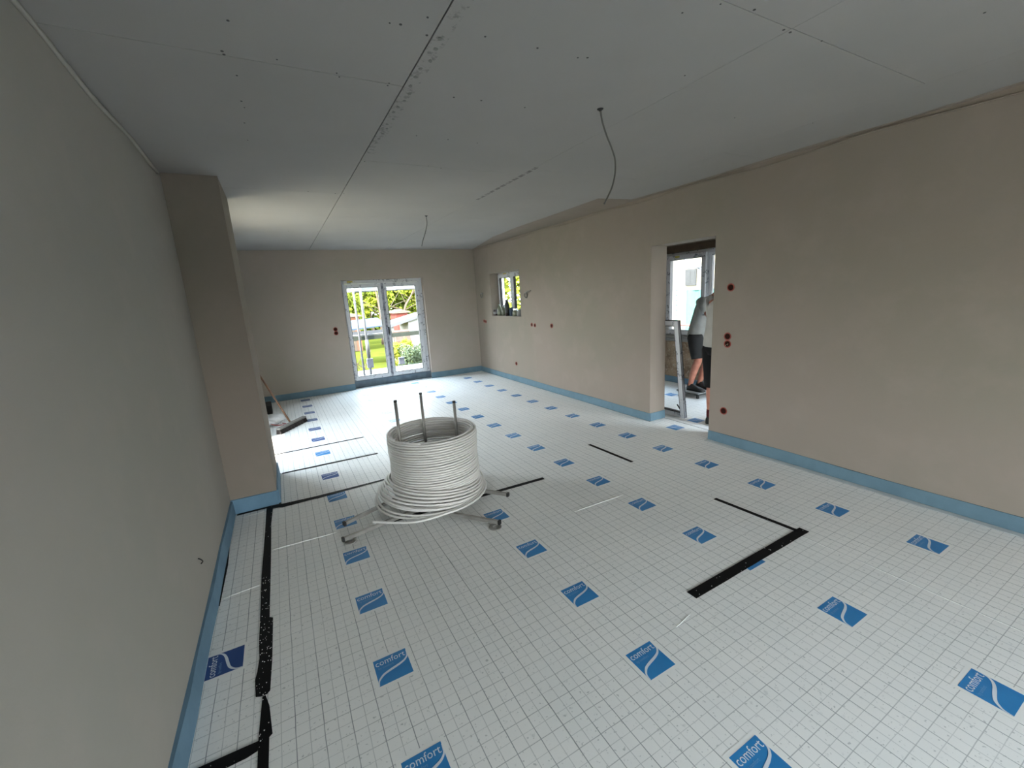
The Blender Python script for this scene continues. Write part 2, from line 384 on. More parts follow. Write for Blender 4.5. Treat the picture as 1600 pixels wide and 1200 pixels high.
# floor slab with separate printed insulation mats
floor = struct(MB().box(XL - 0.02, 6.0, YB, 8.72, -0.12, -0.032), 'floor', 'concrete')
mats = [(-0.54, -0.302, YB + 0.02, 1.645), (-0.54, -0.302, 1.647, 2.735), (-0.54, -0.302, 2.738, 3.895),
        (-0.300, 0.7176, YB + 0.02, 3.818), (-0.205, 0.7176, 3.821, 4.645), (-0.535, 0.7176, 4.655, 5.305), (-0.535, 0.7176, 5.308, 8.44),
        (0.7184, 1.7122, YB + 0.02, 3.005), (0.7184, 1.7122, 3.008, 8.44),
        (1.713, 2.7122, YB + 0.02, 1.315), (1.713, 2.7122, 1.318, 8.44),
        (2.713, 3.775, YB + 0.02, 8.44), (3.779, 4.028, 2.79, 3.57), (4.034, 5.69, 1.22, 6.58)]
matobjs = []
for i, (a, b, c, d) in enumerate(mats):
    dz = 0.0004 * ((i * 7) % 3 - 1)
    n = MB(); n.box(a, b, c, d, -0.032, dz)
    matobjs.append(n.build('insulation_mat', 'mat', floor))
def mat_at(x, y):
    for m, (a, b, c, d) in zip(matobjs, mats):
        if a - 0.01 <= x <= b + 0.01 and c - 0.01 <= y <= d + 0.01: return m
    return matobjs[0]
# the printed emblem: blue square, word, second faint line, s-shaped stripe
def text_mesh(s, size, x, y, z, squeeze=1.0, fat=0.0):
    cu = bpy.data.curves.new('t', 'FONT'); cu.body = s; cu.size = size; cu.resolution_u = 2; cu.align_x = 'LEFT'; cu.offset = fat
    o = bpy.data.objects.new('t', cu); COL.objects.link(o)
    dg = bpy.context.evaluated_depsgraph_get(); dg.update()
    me = bpy.data.meshes.new_from_object(o.evaluated_get(dg))
    vs_ = [(v.co.x * squeeze + x, v.co.y + y, z) for v in me.vertices]; fs = [tuple(p.vertices) for p in me.polygons]
    bpy.data.objects.remove(o); bpy.data.curves.remove(cu); bpy.data.meshes.remove(me)
    return vs_, fs
def logo_mb(blue):
    L = MB(); h = 0.0745
    L.add([(-0.091, -0.091, 0.0004), (0.091, -0.091, 0.0004), (0.091, 0.091, 0.0004), (-0.091, 0.091, 0.0004)], [(0, 1, 2, 3)], 0)
    L.add([(-h, -h, 0.0008), (h, -h, 0.0008), (h, h, 0.0008), (-h, h, 0.0008)], [(0, 1, 2, 3)], 1)
    v, f = text_mesh('comfort', 0.047, 0, 0, 0, 1.0, 0.0001)
    wdt = max(p[0] for p in v) - min(p[0] for p in v); x0 = min(p[0] for p in v); k = 0.134 / wdt
    L.add([((p[0] - x0) * k - 0.068, p[1] * 1.0 + 0.0345, 0.0012) for p in v], f, 2)
    v, f = text_mesh('by comfort', 0.018, -0.061, 0.014, 0.0012, 0.85)
    L.add(v, f, 3)
    # stripe that leaves the right edge, sweeps down to the left edge and slides into the lower left corner
    c = [(0.0740, 0.062, 0.002), (0.0735, 0.042, 0.004), (0.0710, 0.026, 0.007), (0.0560, 0.010, 0.0095), (0.0330, 0.000, 0.011), (0.0100, -0.006, 0.012), (-0.0160, -0.012, 0.012),
         (-0.0440, -0.021, 0.011), (-0.0620, -0.036, 0.009), (-0.0710, -0.050, 0.0065), (-0.0740, -0.0735, 0.003)]
    pts = spline([(p[0], p[1], 0) for p in c], 4); ws = []
    for i in range(len(c) - 1):
        for q in range(4): ws.append(c[i][2] + (c[i + 1][2] - c[i][2]) * q / 4)
    ws.append(c[-1][2])
    vs_, fs = [], []
    for i, p in enumerate(pts):
        d = (pts[min(i + 1, len(pts) - 1)] - pts[max(i - 1, 0)]).normalized(); nn = Vector((-d.y, d.x, 0)) * ws[i] / 2
        for q in (p + nn, p - nn): vs_.append((max(-h, min(h, q.x)), max(-h, min(h, q.y)), 0.0016))
    for i in range(len(pts) - 1): fs.append((2 * i, 2 * i + 1, 2 * i + 3, 2 * i + 2))
    L.add(vs_, fs, 2)
    return L
logos = {}
for key in ('logo_blue', 'logo_dark'):
    o = logo_mb(key).build('printed_logo', ['pad', key, 'logo_white', 'logo_pale'], None, recalc=False)
    logos[key] = o
used = set()
def put_logo(x, y, rot=0.0, key='logo_blue'):
    src = logos[key]
    if key not in used: o = src; used.add(key)
    else: o = src.copy(); COL.objects.link(o)
    m = mat_at(x, y); o.parent = m
    ztop = max(v.co.z for v in m.data.vertices)
    o.location = (x, y, ztop + 0.0002); o.rotation_euler = (0, 0, rot)
c1 = [0.713, 1.217, 1.721, 2.223, 2.727, 3.227, 3.733, 4.267, 5.010, 5.595, 6.121, 6.652, 7.148, 7.661, 8.197]
for i, y in enumerate(c1): put_logo(0.22, y, 0, 'logo_dark' if (i == 7 or i > 8) else 'logo_blue')
for k in range(5): put_logo(1.215, 0.631 + 0.504 * k)
for k in range(10): put_logo(1.215, 3.263 + 0.504 * k)
for y in (0.337, 0.841): put_logo(2.208, y)
_me = logos['logo_blue'].data.copy(); _bm = bmesh.new(); _bm.from_mesh(_me)
bmesh.ops.bisect_plane(_bm, geom=_bm.verts[:] + _bm.edges[:] + _bm.faces[:], plane_co=(0, -0.035, 0), plane_no=(0, 1, 0), clear_outer=True)
_bm.to_mesh(_me); _bm.free()
_o = bpy.data.objects.new('printed_logo', _me); COL.objects.link(_o); _o.parent = mat_at(2.208, 1.29); _o.location = (2.208, 1.335, 0.0008)
for k in range(14): put_logo(2.208, 1.653 + 0.504 * k)
for k in range(16): put_logo(3.215, 0.340 + 0.504 * k)
put_logo(-0.460, 2.178, math.pi / 2, 'logo_dark')
put_logo(3.83, 3.233, -math.pi / 2); put_logo(4.22, 3.26, -math.pi / 2); put_logo(5.0, 4.31, -math.pi / 2); put_logo(5.45, 4.33, -math.pi / 2)
# creases in the film: slightly raised welts across some mats
def crease(x0, y0, x1, y1, w=0.006):
    m = mat_at((x0 + x1) / 2, (y0 + y1) / 2)
    pts = [(x0 + (x1 - x0) * t / 8, y0 + (y1 - y0) * t / 8 + random.uniform(-.002, .002), 0.0015) for t in range(9)]
    MB().tube(pts, [0.001] + [w / 2] * 7 + [0.001], 5).build('film_crease', 'pad', m, smooth=True)
crease(-0.29, 3.13, 0.15, 3.11); crease(-0.50, 3.80, -0.33, 3.81, 0.003); crease(-0.52, 2.72, -0.32, 2.75, 0.003)
crease(-0.50, 5.86, 0.10, 5.80); crease(1.46, 1.20, 1.58, 1.22, 0.003)
crease(0.72, 2.4, 0.74, 1.9, 0.005); crease(1.72, 2.36, 2.2, 2.35, 0.005)
crease(1.725, 7.6, 1.722, 4.6, 0.005)

# ceiling: separate plasterboard panels
ceil = struct(MB().box(XL - 0.31, XR + 0.26, YB - 0.26, 8.75, H + 0.014, H + 0.2), 'ceiling', 'gap')
cols = [(-0.60, 0.668, [YB, -0.3, 2.135, 4.245, 6.38, 8.5], 0.0055), (0.674, 1.964, [YB, -1.0, 1.134, 3.262, 5.345, 7.2, 8.5], 0.0014),
        (1.9665, 3.215, [YB, -1.0, 1.132, 3.1, 5.2, 7.3, 8.5], 0.0012), (3.2162, 3.80, [YB, 0.2, 2.3, 4.4, 6.5, 8.5], 0.0012)]
for a, b, ys, g in cols:
    for c, d in zip(ys[:-1], ys[1:]):
        gy = 0.0017
        MB().box(a, b, c + gy, d - gy, H, H + 0.0135).build('plasterboard_panel', 'board', ceil)
sc = MB()
for x, y in [(0.008, 1.892), (-0.028, 2.105), (-0.024, 2.127), (0.156, 2.094), (0.008, 2.285), (0.009, 2.539), (0.018, 2.609), (0.007, 2.811), (0.009, 3.075),
             (0.395, 2.147), (0.381, 2.118), (0.65, 1.718), (0.604, 2.127), (0.603, 2.15), (0.621, 1.618), (0.545, 1.692), (0.508, 1.699), (0.856, 1.643), (1.085, 1.633), (1.069, 2.139),
             (0.927, 2.154), (1.324, 1.613), (1.285, 1.629), (1.321, 2.133), (1.867, 1.563), (1.94, 1.15), (1.985, 1.15), (3.22, 1.683), (1.46, 1.239), (2.185, 1.132),
             (2.614, 1.813), (0.70, 3.28), (1.26, 3.28), (1.15, 3.25), (1.3, 2.7), (1.1, 2.7), (0.9, 2.7), (0.69, 4.24), (0.62, 4.25), (0.4, 4.23), (0.65, 6.39), (0.3, 6.4), (2.6, 0.76), (1.55, 1.15), (1.70, 1.12)]:
    r = random.uniform(0.0032, 0.0058)
    sc.lathe([(r, 0), (r, -0.0012)], (x, y, H), 8)
sc.build('screw_head', 'screw', ceil, kind='stuff')
# dark strip of sagging joint edge along the long seam
pts = []
MB().add([(0.664, YB, H + 0.001), (0.678, YB, H + 0.001), (0.678, 8.4, H + 0.001), (0.664, 8.4, H + 0.001)], [(0, 1, 2, 3)])
# skim of plaster lapping onto the ceiling next to the right wall
sk = [(3.797, 8.46), (3.76, 8.3), (3.40, 6.72), (3.32, 5.74), (3.302, 4.55), (3.27, 3.85), (3.50, 3.83), (3.72, 3.80), (3.76, 2.9), (3.73, 2.0), (3.77, 1.4), (3.74, 0.9), (3.74, -1), (3.797, -1)]
MB().prism(sk, H - 0.003, H + 0.001).build('plaster_skim', 'plaster', ceil)
lp = []
for k in range(60):
    y = 8.4 - k * 0.16
    lp.append((XR - 0.004 - random.uniform(0, 0.006), y, H - 0.03 - 0.012 * math.sin(k * 0.7)))
MB().tube(lp, 0.006, 5).build('plaster_ridge', 'plaster', ceil, smooth=True)
lp = [(XL + 0.006, -1 + k * 0.16, H - 0.02 - 0.012 * math.sin(k * 0.9)) for k in range(31)]
MB().tube(lp, 0.010, 5).build('plaster_ridge', 'plaster_left', ceil, smooth=True)
# filler blobs beside the long seam
fb = MB()
for k in range(16):
    y = 1.72 + k * 0.078 + random.uniform(-.012, .012); x = 0.700 + random.uniform(-.004, .018)
    n = 7; poly = [(x + random.uniform(.5, 1) * .011 * math.cos(6.283 * q / n), y + random.uniform(.5, 1) * .015 * math.sin(6.283 * q / n)) for q in range(n)]
    fb.prism(poly, H - 0.0015, H + 0.0005)
fb.build('filler_dab', plain('grey_filler', (0.20, 0.20, 0.19), 0.9), ceil, kind='stuff')

# blue perimeter foam strips
def strip(name, pts, h=0.115, th=0.012):
    mb = MB()
    for (a, b) in zip(pts[:-1], pts[1:]):
        a = Vector((*a, 0)); b = Vector((*b, 0)); d = (b - a).normalized(); nn = Vector((-d.y, d.x, 0))
        L = (b - a).length; k = max(2, int(L / 0.25)); vs_ = []; fs = []
        for i in range(k + 1):
            p = a + (b - a) * i / k; w = 0.003 * math.sin(i * 1.7) + 0.002 * math.sin(i * 4.1)
            hh = h + 0.004 * math.sin(i * 0.9 + a.x)
            for q in ((0, 0), (th + w * 0.5, 0), (th * .7 + w, hh), (-0.0005, hh)):
                vs_.append(p + nn * q[0] + Vector((0, 0, q[1])))
        for i in range(k):
            for q in range(4): fs.append((4 * i + q, 4 * i + (q + 1) % 4, 4 * i + 4 + (q + 1) % 4, 4 * i + 4 + q))
        fs += [(0, 1, 2, 3), (4 * k + 3, 4 * k + 2, 4 * k + 1, 4 * k)]
        mb.add(vs_, fs)
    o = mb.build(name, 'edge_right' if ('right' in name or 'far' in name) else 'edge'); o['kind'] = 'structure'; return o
strip('baseboard_left', [(XL, 3.913), (XL, YB)], 0.118, 0.02)
strip('baseboard_pillar', [(-0.223, 4.65), (-0.223, 3.913), (-0.223 - .0, 3.912), (XL, 3.913)], 0.118, 0.016)
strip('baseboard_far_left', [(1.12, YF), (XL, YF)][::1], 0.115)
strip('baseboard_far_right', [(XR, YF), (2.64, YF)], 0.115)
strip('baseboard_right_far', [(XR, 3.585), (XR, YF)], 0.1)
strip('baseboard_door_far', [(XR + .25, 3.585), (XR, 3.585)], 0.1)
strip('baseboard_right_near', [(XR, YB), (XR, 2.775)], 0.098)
strip('baseboard_back', [(XL, YB), (XR, YB)], 0.1)
strip('baseboard_hall', [(5.71, 1.2), (5.71, 6.6)], 0.1)
strip('baseboard_left_far', [(XL, YF), (XL, 4.65)], 0.115)
g = MB().box(3.722, 3.778, YB + .03, 2.77, 0.0005, 0.0022); g2 = g.build('edge_film', 'film', floor)
MB().box(4.0285, 4.0335, 2.79, 3.57, -0.02, 0.0005).build('threshold_gap', 'tape', floor)

# ------------------------------------------------------------------ black tape strips on the mats
def tape(poly, label, crumbs=0):
    cx = sum(p[0] for p in poly) / len(poly); cy = sum(p[1] for p in poly) / len(poly)
    t = thing('floor_tape', label, 'tape', (cx, cy, 0), 'black tape strips on the floor mats')
    MB().prism(poly, 0.0013, 0.0036).build('tape_strip', 'tape', t)
    if crumbs:
        cm = MB(); xs = [p[0] for p in poly]; ys = [p[1] for p in poly]
        for _ in range(crumbs * 2):
            x = random.uniform(min(xs), max(xs)); y = random.uniform(min(ys), max(ys))
            ins = False; j = len(poly) - 1
            for i in range(len(poly)):
                if (poly[i][1] > y) != (poly[j][1] > y) and x < (poly[j][0] - poly[i][0]) * (y - poly[i][1]) / (poly[j][1] - poly[i][1]) + poly[i][0]: ins = not ins
                j = i
            if ins:
                r = random.uniform(0.001, 0.003)
                cm.lathe([(r * .7, 0), (r, r * .5), (r * .4, r * 1.1)], (x, y, 0.0036), 5)
        cm.build('foam_crumb', 'crumb', t, kind='stuff')
    return t
def quad(x0, y0, x1, y1, w, jag=0.002):
    a = Vector((x0, y0)); b = Vector((x1, y1)); d = (b - a).normalized(); n = Vector((-d.y, d.x)) * w / 2; L = (b - a).length; k = max(2, int(L / 0.12))
    p = [a + (b - a) * i / k for i in range(k + 1)]
    return [tuple(q + n * (1 + random.uniform(-jag, jag) * 30)) for q in p] + [tuple(q - n * (1 + random.uniform(-jag, jag) * 30)) for q in p[::-1]]
tape([(-0.327, 2.839), (-0.277, 2.806), (-0.277, 3.2), (-0.279, 3.55), (-0.268, 3.845), (-0.315, 3.86), (-0.318, 3.45), (-0.322, 3.1)],
     'black tape running from the pillar foot along the left wall, far length', 6)
tape([(-0.323, 2.372), (-0.323, 2.223), (-0.318, 2.111), (-0.324, 2.028), (-0.331, 1.984), (-0.326, 1.886), (-0.307, 1.876), (-0.283, 1.875), (-0.271, 1.889), (-0.264, 2.075), (-0.262, 2.384), (-0.279, 2.397), (-0.277, 2.806), (-0.327, 2.838)],
     'wide ragged black tape with white crumbs beside the blue emblem by the left wall', 60)
tape([(-0.309, 1.53), (-0.315, 1.40), (-0.313, 0.9), (-0.275, 0.9), (-0.273, 1.53), (-0.272, 1.657), (-0.261, 1.666), (-0.273, 1.807), (-0.288, 1.87), (-0.300, 1.87), (-0.309, 1.664)],
     'nearest black tape strip running out of the bottom of the photo', 14)
tape([(-0.535, 1.61), (-0.345, 1.612), (-0.31, 1.62), (-0.305, 1.66), (-0.35, 1.662), (-0.535, 1.668)], 'short black tape crossing from the left wall at the bottom edge', 3)
tape([(XL + .03, 3.862), (-0.31, 3.862), (-0.2, 3.80), (0.05, 3.806), (0.07, 3.80), (0.35, 3.815), (0.72, 3.835), (0.72, 3.855), (0.3, 3.85), (0.05, 3.852), (-0.2, 3.872), (-0.31, 3.888), (XL + .03, 3.888)],
     'black tape at the foot of the pillar running right behind the pipe coil', 5)
tape(quad(-0.19, 4.63, 0.74, 4.60, 0.03), 'black tape across the mats just beyond the pillar, nearer of two')
tape(quad(-0.27, 4.63 + 0.68, 0.71, 5.30, 0.026), 'black tape across the mats beyond the pillar, farther of two')
tape(quad(0.50, 3.03, 1.857, 2.985, 0.038), 'long black tape passing under the pipe coil', 4)
tape(quad(2.708, 3.40, 2.728, 2.79, 0.032), 'short black tape in mid floor opposite the doorway', 1)
tape(quad(2.712, 1.905, 2.752, 1.335, 0.030), 'thin black tape meeting the thick one at a corner on the right', 3)
tape(quad(1.70, 1.305, 2.80, 1.318, 0.058, 0.001), 'thick black tape half covering a blue emblem on the right', 10)
tape([(-0.536, 2.66), (-0.528, 2.66), (-0.524, 3.1), (-0.535, 3.35)], 'thin black sliver tucked under the blue foam strip by the left wall')

# ------------------------------------------------------------------ far balcony window
def rect_frame(mb, ax, p0, p1, u0, u1, z0, z1, w, mi=0, wt=None):
    wt = wt or w
    def B(a, b, c, d):
        if ax == 'y': mb.box(a, b, p0, p1, c, d, mi)
        else: mb.box(p0, p1, a, b, c, d, mi)
    B(u0, u0 + w, z0, z1); B(u1 - w, u1, z0, z1); B(u0 + w, u1 - w, z0, z0 + wt); B(u0 + w, u1 - w, z1 - wt, z1)
w1 = MB(); rect_frame(w1, 'y', 8.585, 8.655, 1.12, 2.66, 0.14, 2.045, 0.06)
w1.box(1.855, 1.905, 8.585, 8.655, 0.2, 1.985)
w1 = w1.build('window_1', 'pvcfilm', bevel=0.003); w1['kind'] = 'structure'
def sash(parent, ax, p0, p1, u0, u1, z0, z1, w, name='sash', film='pvcfilm', handle=None, front=-1):
    mb = MB(); rect_frame(mb, ax, p0, p1, u0, u1, z0, z1, w)
    s = mb.build(name, film, parent, bevel=0.004)
    g = MB(); rect_frame(g, ax, p0 + .004, p1 - .004, u0 + w - .002, u1 - w + .002, z0 + w - .002, z1 - w + .002, 0.009)
    g.build('gasket', 'rubber', s)
    pc = (p0 + p1) / 2; q = MB()
    if ax == 'y': q.box(u0 + w, u1 - w, pc - .004, pc + .004, z0 + w, z1 - w)
    else: q.box(pc - .004, pc + .004, u0 + w, u1 - w, z0 + w, z1 - w)
    q.build('pane', 'glass', s)
    return s
s1 = sash(w1, 'y', 8.555, 8.625, 1.14, 1.862, 0.15, 1.98, 0.068)
s2 = sash(w1, 'y', 8.555, 8.625, 1.872, 2.592, 0.15, 1.98, 0.068)
hd = MB(); hd.box(1.885, 1.915, 8.541, 8.555, 1.0, 1.13); hd.bar((1.90, 8.53, 1.10), (1.90, 8.53, 0.965), 0.022, 0.014); hd.bar((1.90, 8.56, 1.10), (1.90, 8.525, 1.10), .016, .016)
hd.build('handle', 'black', s2, bevel=0.002)
MB().box(1.845, 1.888, 8.546, 8.556, 0.15, 1.98).build('film_strip', plain('mottled_dark_film', (0.30, 0.31, 0.36), 0.35, c2=(0.07, 0.075, 0.10), scale=16), w1)
MB().box(1.24, 1.34, 8.578, 8.585, 2.01, 2.035).build('sticker', 'yellow', w1)
mbm = MB(); mbm.box(1.12, 2.66, 8.56, 8.70, -0.03, 0.14); mbm.box(1.12, 2.66, 8.45, 8.56, -0.03, 0.012, 0)
o = mbm.build('trim_1', 'membrane'); o['kind'] = 'structure'
o = MB().box(1.125, 2.64, 8.442, 8.452, -0.03, 0.02).build('trim_2', 'alu'); o['kind'] = 'structure'
# ------------------------------------------------------------------ small window
w2 = MB(); rect_frame(w2, 'x', 3.985, 4.04, 6.59, 7.76, 1.215, 2.03, 0.045); w2.box(3.985, 4.04, 7.16, 7.20, 1.26, 1.985)
w2 = w2.build('window_2', 'pvcfilm', bevel=0.003); w2['kind'] = 'structure'
s3 = sash(w2, 'x', 3.965, 4.02, 7.17, 7.735, 1.245, 2.0, 0.062)
s4 = sash(w2, 'x', 3.965, 4.02, 6.62, 7.165, 1.245, 2.0, 0.062)
for s_, yy in ((s3, 7.67), (s4, 7.10)):
    MB().box(3.966, 3.985, yy - .02, yy + .004, 1.31, 1.93).build('inner_seal', 'rubber', s_)
hd = MB(); hd.box(3.950, 3.965, 7.115, 7.145, 1.55, 1.68); hd.bar((3.94, 7.13, 1.65), (3.94, 7.13, 1.53), .014, .02); hd.build('handle', 'pvc', s4)
MB().box(3.975, 3.984, 7.40, 7.52, 1.99, 2.02).build('sticker', 'yellow', w2)
# ------------------------------------------------------------------ hall window
w3 = MB(); rect_frame(w3, 'x', 5.74, 5.81, 3.55, 5.1, 0.79, 2.10, 0.055); w3.box(5.74, 5.81, 4.30, 4.35, 0.85, 2.05)
w3 = w3.build('window_3', 'pvcfilm', bevel=0.003); w3['kind'] = 'structure'
s5 = sash(w3, 'x', 5.705, 5.775, 4.325, 5.055, 0.81, 2.06, 0.066)
s6 = sash(w3, 'x', 5.745, 5.80, 3.60, 4.295, 0.81, 2.06, 0.045, film='pvc')
MB().box(5.698, 5.705, 4.80, 4.88, 2.02, 2.05).build('sticker', 'yellow', w3)
o = MB().box(5.66, 5.98, 3.45, 5.2, 0.70, 0.745).build('trim_3', 'whitebd', bevel=0.004); o['kind'] = 'structure'
o = MB().box(5.69, 5.96, 3.50, 5.15, 0.745, 0.79).build('trim_4', 'concrete'); o['kind'] = 'structure'
o = MB().box(5.68, 5.95, 3.54, 5.11, 2.105, 2.205).build('trim_5', 'beam'); o['kind'] = 'structure'
# unseen windows beyond the pillar (side light) and behind the camera (added for light)
w4 = MB(); rect_frame(w4, 'x', XL - .25, XL - .18, -2.1, -1.1, 0.2, 1.5, 0.06); w4.box(XL - .25, XL - .18, -1.63, -1.57, 0.26, 1.44)
w4 = w4.build('added_window_4', 'pvcfilm'); w4['kind'] = 'structure'
MB().box(XL - .22, XL - .212, -2.04, -1.16, 0.26, 1.44).build('pane', 'glass', w4)
w6 = MB(); rect_frame(w6, 'y', YB - .2, YB - .13, 0.1, 2.1, 0.0, 1.75, 0.06); w6.box(1.07, 1.13, YB - .2, YB - .13, 0.06, 1.69)
w6 = w6.build('added_window_6', 'pvcfilm'); w6['kind'] = 'structure'
MB().box(0.16, 2.04, YB - .17, YB - .162, 0.06, 1.69).build('pane', 'glass', w6)
w7 = MB(); rect_frame(w7, 'y', 1.03, 1.09, 4.35, 5.55, 0.1, 2.1, 0.06)  # unseen window added to light the door jamb and the hall
w7 = w7.build('added_window_7', 'pvcfilm'); w7['kind'] = 'structure'
MB().box(4.41, 5.49, 1.055, 1.063, 0.16, 2.04).build('pane', 'glass', w7)
w5 = MB(); rect_frame(w5, 'x', XL - .25, XL - .18, 4.76, 6.0, 0.25, 2.2, 0.06)
w5 = w5.build('window_5', 'pvcfilm'); w5['kind'] = 'structure'
MB().box(XL - .22, XL - .212, 4.82, 5.94, 0.31, 2.14).build('pane', 'glass', w5)

# ------------------------------------------------------------------ pipe coil and its uncoiling stand
CX, CY = 0.985, 3.30
coil = thing('pipe_coil', 'tall coil of white plastic heating pipe on a steel stand in mid floor', 'pipe coil', (CX, CY, 0.0))
R0 = 0.0085
def helix(r, z0, turns, pitch, ph=0, cx=CX, cy=CY, n=84, wob=1.0, seed=1):
    rnd = random.Random(seed); off = [rnd.uniform(-1, 1) for _ in range(int(turns) + 3)]; pts = []
    for i in range(int(turns * n) + 1):
        k = i / n; a = 2 * math.pi * k + ph; j = int(k); f = k - j; o_ = off[j] * (1 - f) + off[j + 1] * f
        rr = r + wob * (0.0025 * o_ + 0.003 * math.sin(2 * a + k * .4)); z = z0 + pitch * k + wob * 0.0014 * math.sin(a * 1 + j)
        pts.append((cx + rr * math.cos(a), cy + rr * math.sin(a), z))
    return pts
MB().tube(helix(0.357, 0.075, 24.4, 0.0200, 1.0), R0, 8).build('outer_winding', 'pipe', coil, smooth=True, recalc=False)
MB().tube(helix(0.322, 0.085, 21.6, 0.0218, 2.0, wob=1.4, seed=5), R0, 8).build('inner_winding', 'pipe', coil, smooth=True, recalc=False)
MB().tube(helix(0.340, 0.535, 1.6, 0.016, 0.4, wob=1.5, seed=9), R0, 6).build('middle_winding', 'pipe', coil, smooth=True, recalc=False)
# slack loops slipping down round the foot of the coil
rnd = random.Random(3)
for k, (r, ox, oy, z, tz, ta) in enumerate([(0.376, -0.012, -0.004, 0.150, 0.050, 3.3), (0.388, -0.024, -0.012, 0.135, 0.060, 3.3), (0.398, -0.034, -0.020, 0.118, 0.060, 3.3),
                                          (0.406, -0.044, -0.028, 0.104, 0.055, 3.2), (0.414, -0.052, -0.034, 0.092, 0.050, 3.1), (0.410, -0.049, -0.036, 0.085, 0.030, 2.8), (0.418, -0.056, -0.040, 0.074, 0.020, 2.8), (0.424, -0.062, -0.044, 0.080, 0.045, 3.0), (0.438, -0.072, -0.058, 0.066, 0.012, 2.6), (0.448, -0.078, -0.072, 0.060, 0.006, 2.0)]):
    pts = []
    for i in range(91):
        a = 2 * math.pi * i / 90 + 0.8; w = 0.004 * math.sin(3 * a + k)
        pts.append((CX + ox + (r + w) * math.cos(a), CY + oy + (r + w) * math.sin(a), max(0.058, z + tz * math.cos(a - ta)) + 0.012 * i / 90))
    MB().tube(pts, R0, 7).build('slack_loop', 'pipe', coil, smooth=True, recalc=False)
tail = spline([(1.36, 3.52, 0.09), (1.395, 3.32, 0.075), (1.33, 3.10, 0.068), (1.17, 2.93, 0.065), (0.93, 2.80, 0.065), (0.69, 2.785, 0.066), (0.54, 2.86, 0.066), (0.385, 2.985, 0.064)], 10)
MB().tube(tail, R0, 7).build('loose_end', 'pipe', coil, smooth=True, recalc=False)
st = thing('uncoiling_stand', 'steel stand with three posts and splayed legs carrying the white pipe coil', 'stand', (CX, CY, 0.0))
def leg(a, b, foot=None, z=0.030, s=0.026):
    mb = MB(); mb.bar((a[0], a[1], z), (b[0], b[1], z), s, s)
    L = mb.build('leg', 'steel', st, bevel=0.003)
    d = (Vector((a[0], a[1], 0)) - Vector((b[0], b[1], 0))).normalized()
    q = MB(); e = Vector((a[0], a[1], z)); q.bar(e - d * 0.012, e + d * 0.004, s + .003, s + .003); q.build('end_cap', 'black', L)
    if foot:
        f = MB(); n = 18; ro, ri = 0.045, 0.019; a0 = foot[2]; vs_ = []; fs = []
        for i in range(n + 1):
            an = a0 + (2 * math.pi - 0.75) * i / n
            for rr, zz in ((ro, 0.001), (ro, 0.008), (ri, 0.008), (ri, 0.001)): vs_.append((foot[0] + rr * math.cos(an), foot[1] + rr * math.sin(an), zz))
        for i in range(n):
            for k in range(4): fs.append((4 * i + k, 4 * i + (k + 1) % 4, 4 * i + 4 + (k + 1) % 4, 4 * i + 4 + k))
        fs += [(0, 1, 2, 3), (4 * n + 3, 4 * n + 2, 4 * n + 1, 4 * n)]
        f.add(vs_, fs); f.build('foot', 'steel', L)
leg((0.164, 2.925), (1.30, 3.16), (0.218, 2.925, 0.3))
leg((0.200, 3.105), (1.20, 3.52), None, 0.052)
leg((1.172, 2.500), (0.62, 3.22), (1.135, 2.505, 0.9))
leg((1.405, 2.803), (0.88, 3.50), None, 0.052)
for x, y, zt in ((0.715, 3.3, 0.853), (0.992, 3.55, 0.825), (1.243, 3.42, 0.732)):
    mb = MB(); mb.tube([(x, y, 0.03), (x, y, zt)], 0.013, 12); p = mb.build('post', 'steel', st, smooth=True)
    MB().lathe([(0.0138, -0.012), (0.0138, 0.003), (0.010, 0.005)], (x, y, zt), 12).build('post_cap', 'black', p)
MB().tube([(CX + 0.27 * math.cos(a * .2618), CY + 0.27 * math.sin(a * .2618), 0.06) for a in range(25)], 0.010, 6).build('base_ring', 'steel', st, smooth=True)

# ------------------------------------------------------------------ broom, bag, box left of the far floor
br = thing('broom', 'wide black broom with brown handle leaning towards the pillar', 'broom', (-0.04, 6.43, 0.0))
a, b = Vector((-0.210, 6.17, 0)), Vector((0.130, 6.64, 0))
MB().bar(a + Vector((0, 0, .072)), b + Vector((0, 0, .072)), 0.06, 0.024).build('block', 'greywood', br, bevel=0.004)
bb = MB(); d = (b - a).normalized(); nn = Vector((-d.y, d.x, 0)); K = 26; vs_ = []; fs = []
for i in range(K + 1):
    p = a + (b - a) * i / K; j = 0.006 * ((i * 5) % 3 - 1)
    for u, z in ((-0.025, .062), (0.025, .062), (0.040 + j, .002), (-0.040 + j, .002)): vs_.append(p + nn * u + Vector((0, 0, z)))
for i in range(K):
    for k in range(4): fs.append((4 * i + k, 4 * i + (k + 1) % 4, 4 * i + 4 + (k + 1) % 4, 4 * i + 4 + k))
fs += [(0, 1, 2, 3), (4 * K + 3, 4 * K + 2, 4 * K + 1, 4 * K)]
MB().add(vs_, fs).build('bristles', 'bristle', br)
MB().tube([(-0.06, 6.46, 0.075), (-0.34, 7.0, 0.692), (-0.537, 7.37, 1.12)], 0.0125, 10).build('handle', 'wood', br, smooth=True)
bg = thing('white_bag', 'crumpled white plastic bag on the floor behind the broom', 'bag', (-0.33, 6.85, 0))
bm = bmesh.new(); bmesh.ops.create_icosphere(bm, subdivisions=4, radius=1.0)
rnd = random.Random(4)
for v in bm.verts:
    w = 1 + 0.10 * math.sin(v.co.x * 9 + v.co.z * 4) + 0.08 * math.sin(v.co.y * 13 + v.co.x * 3) + rnd.uniform(-.02, .02)
    v.co = Vector((v.co.x * 0.195 * w, v.co.y * 0.22 * w, max(0, (v.co.z * 0.5 + 0.42) * 0.13 * w)))
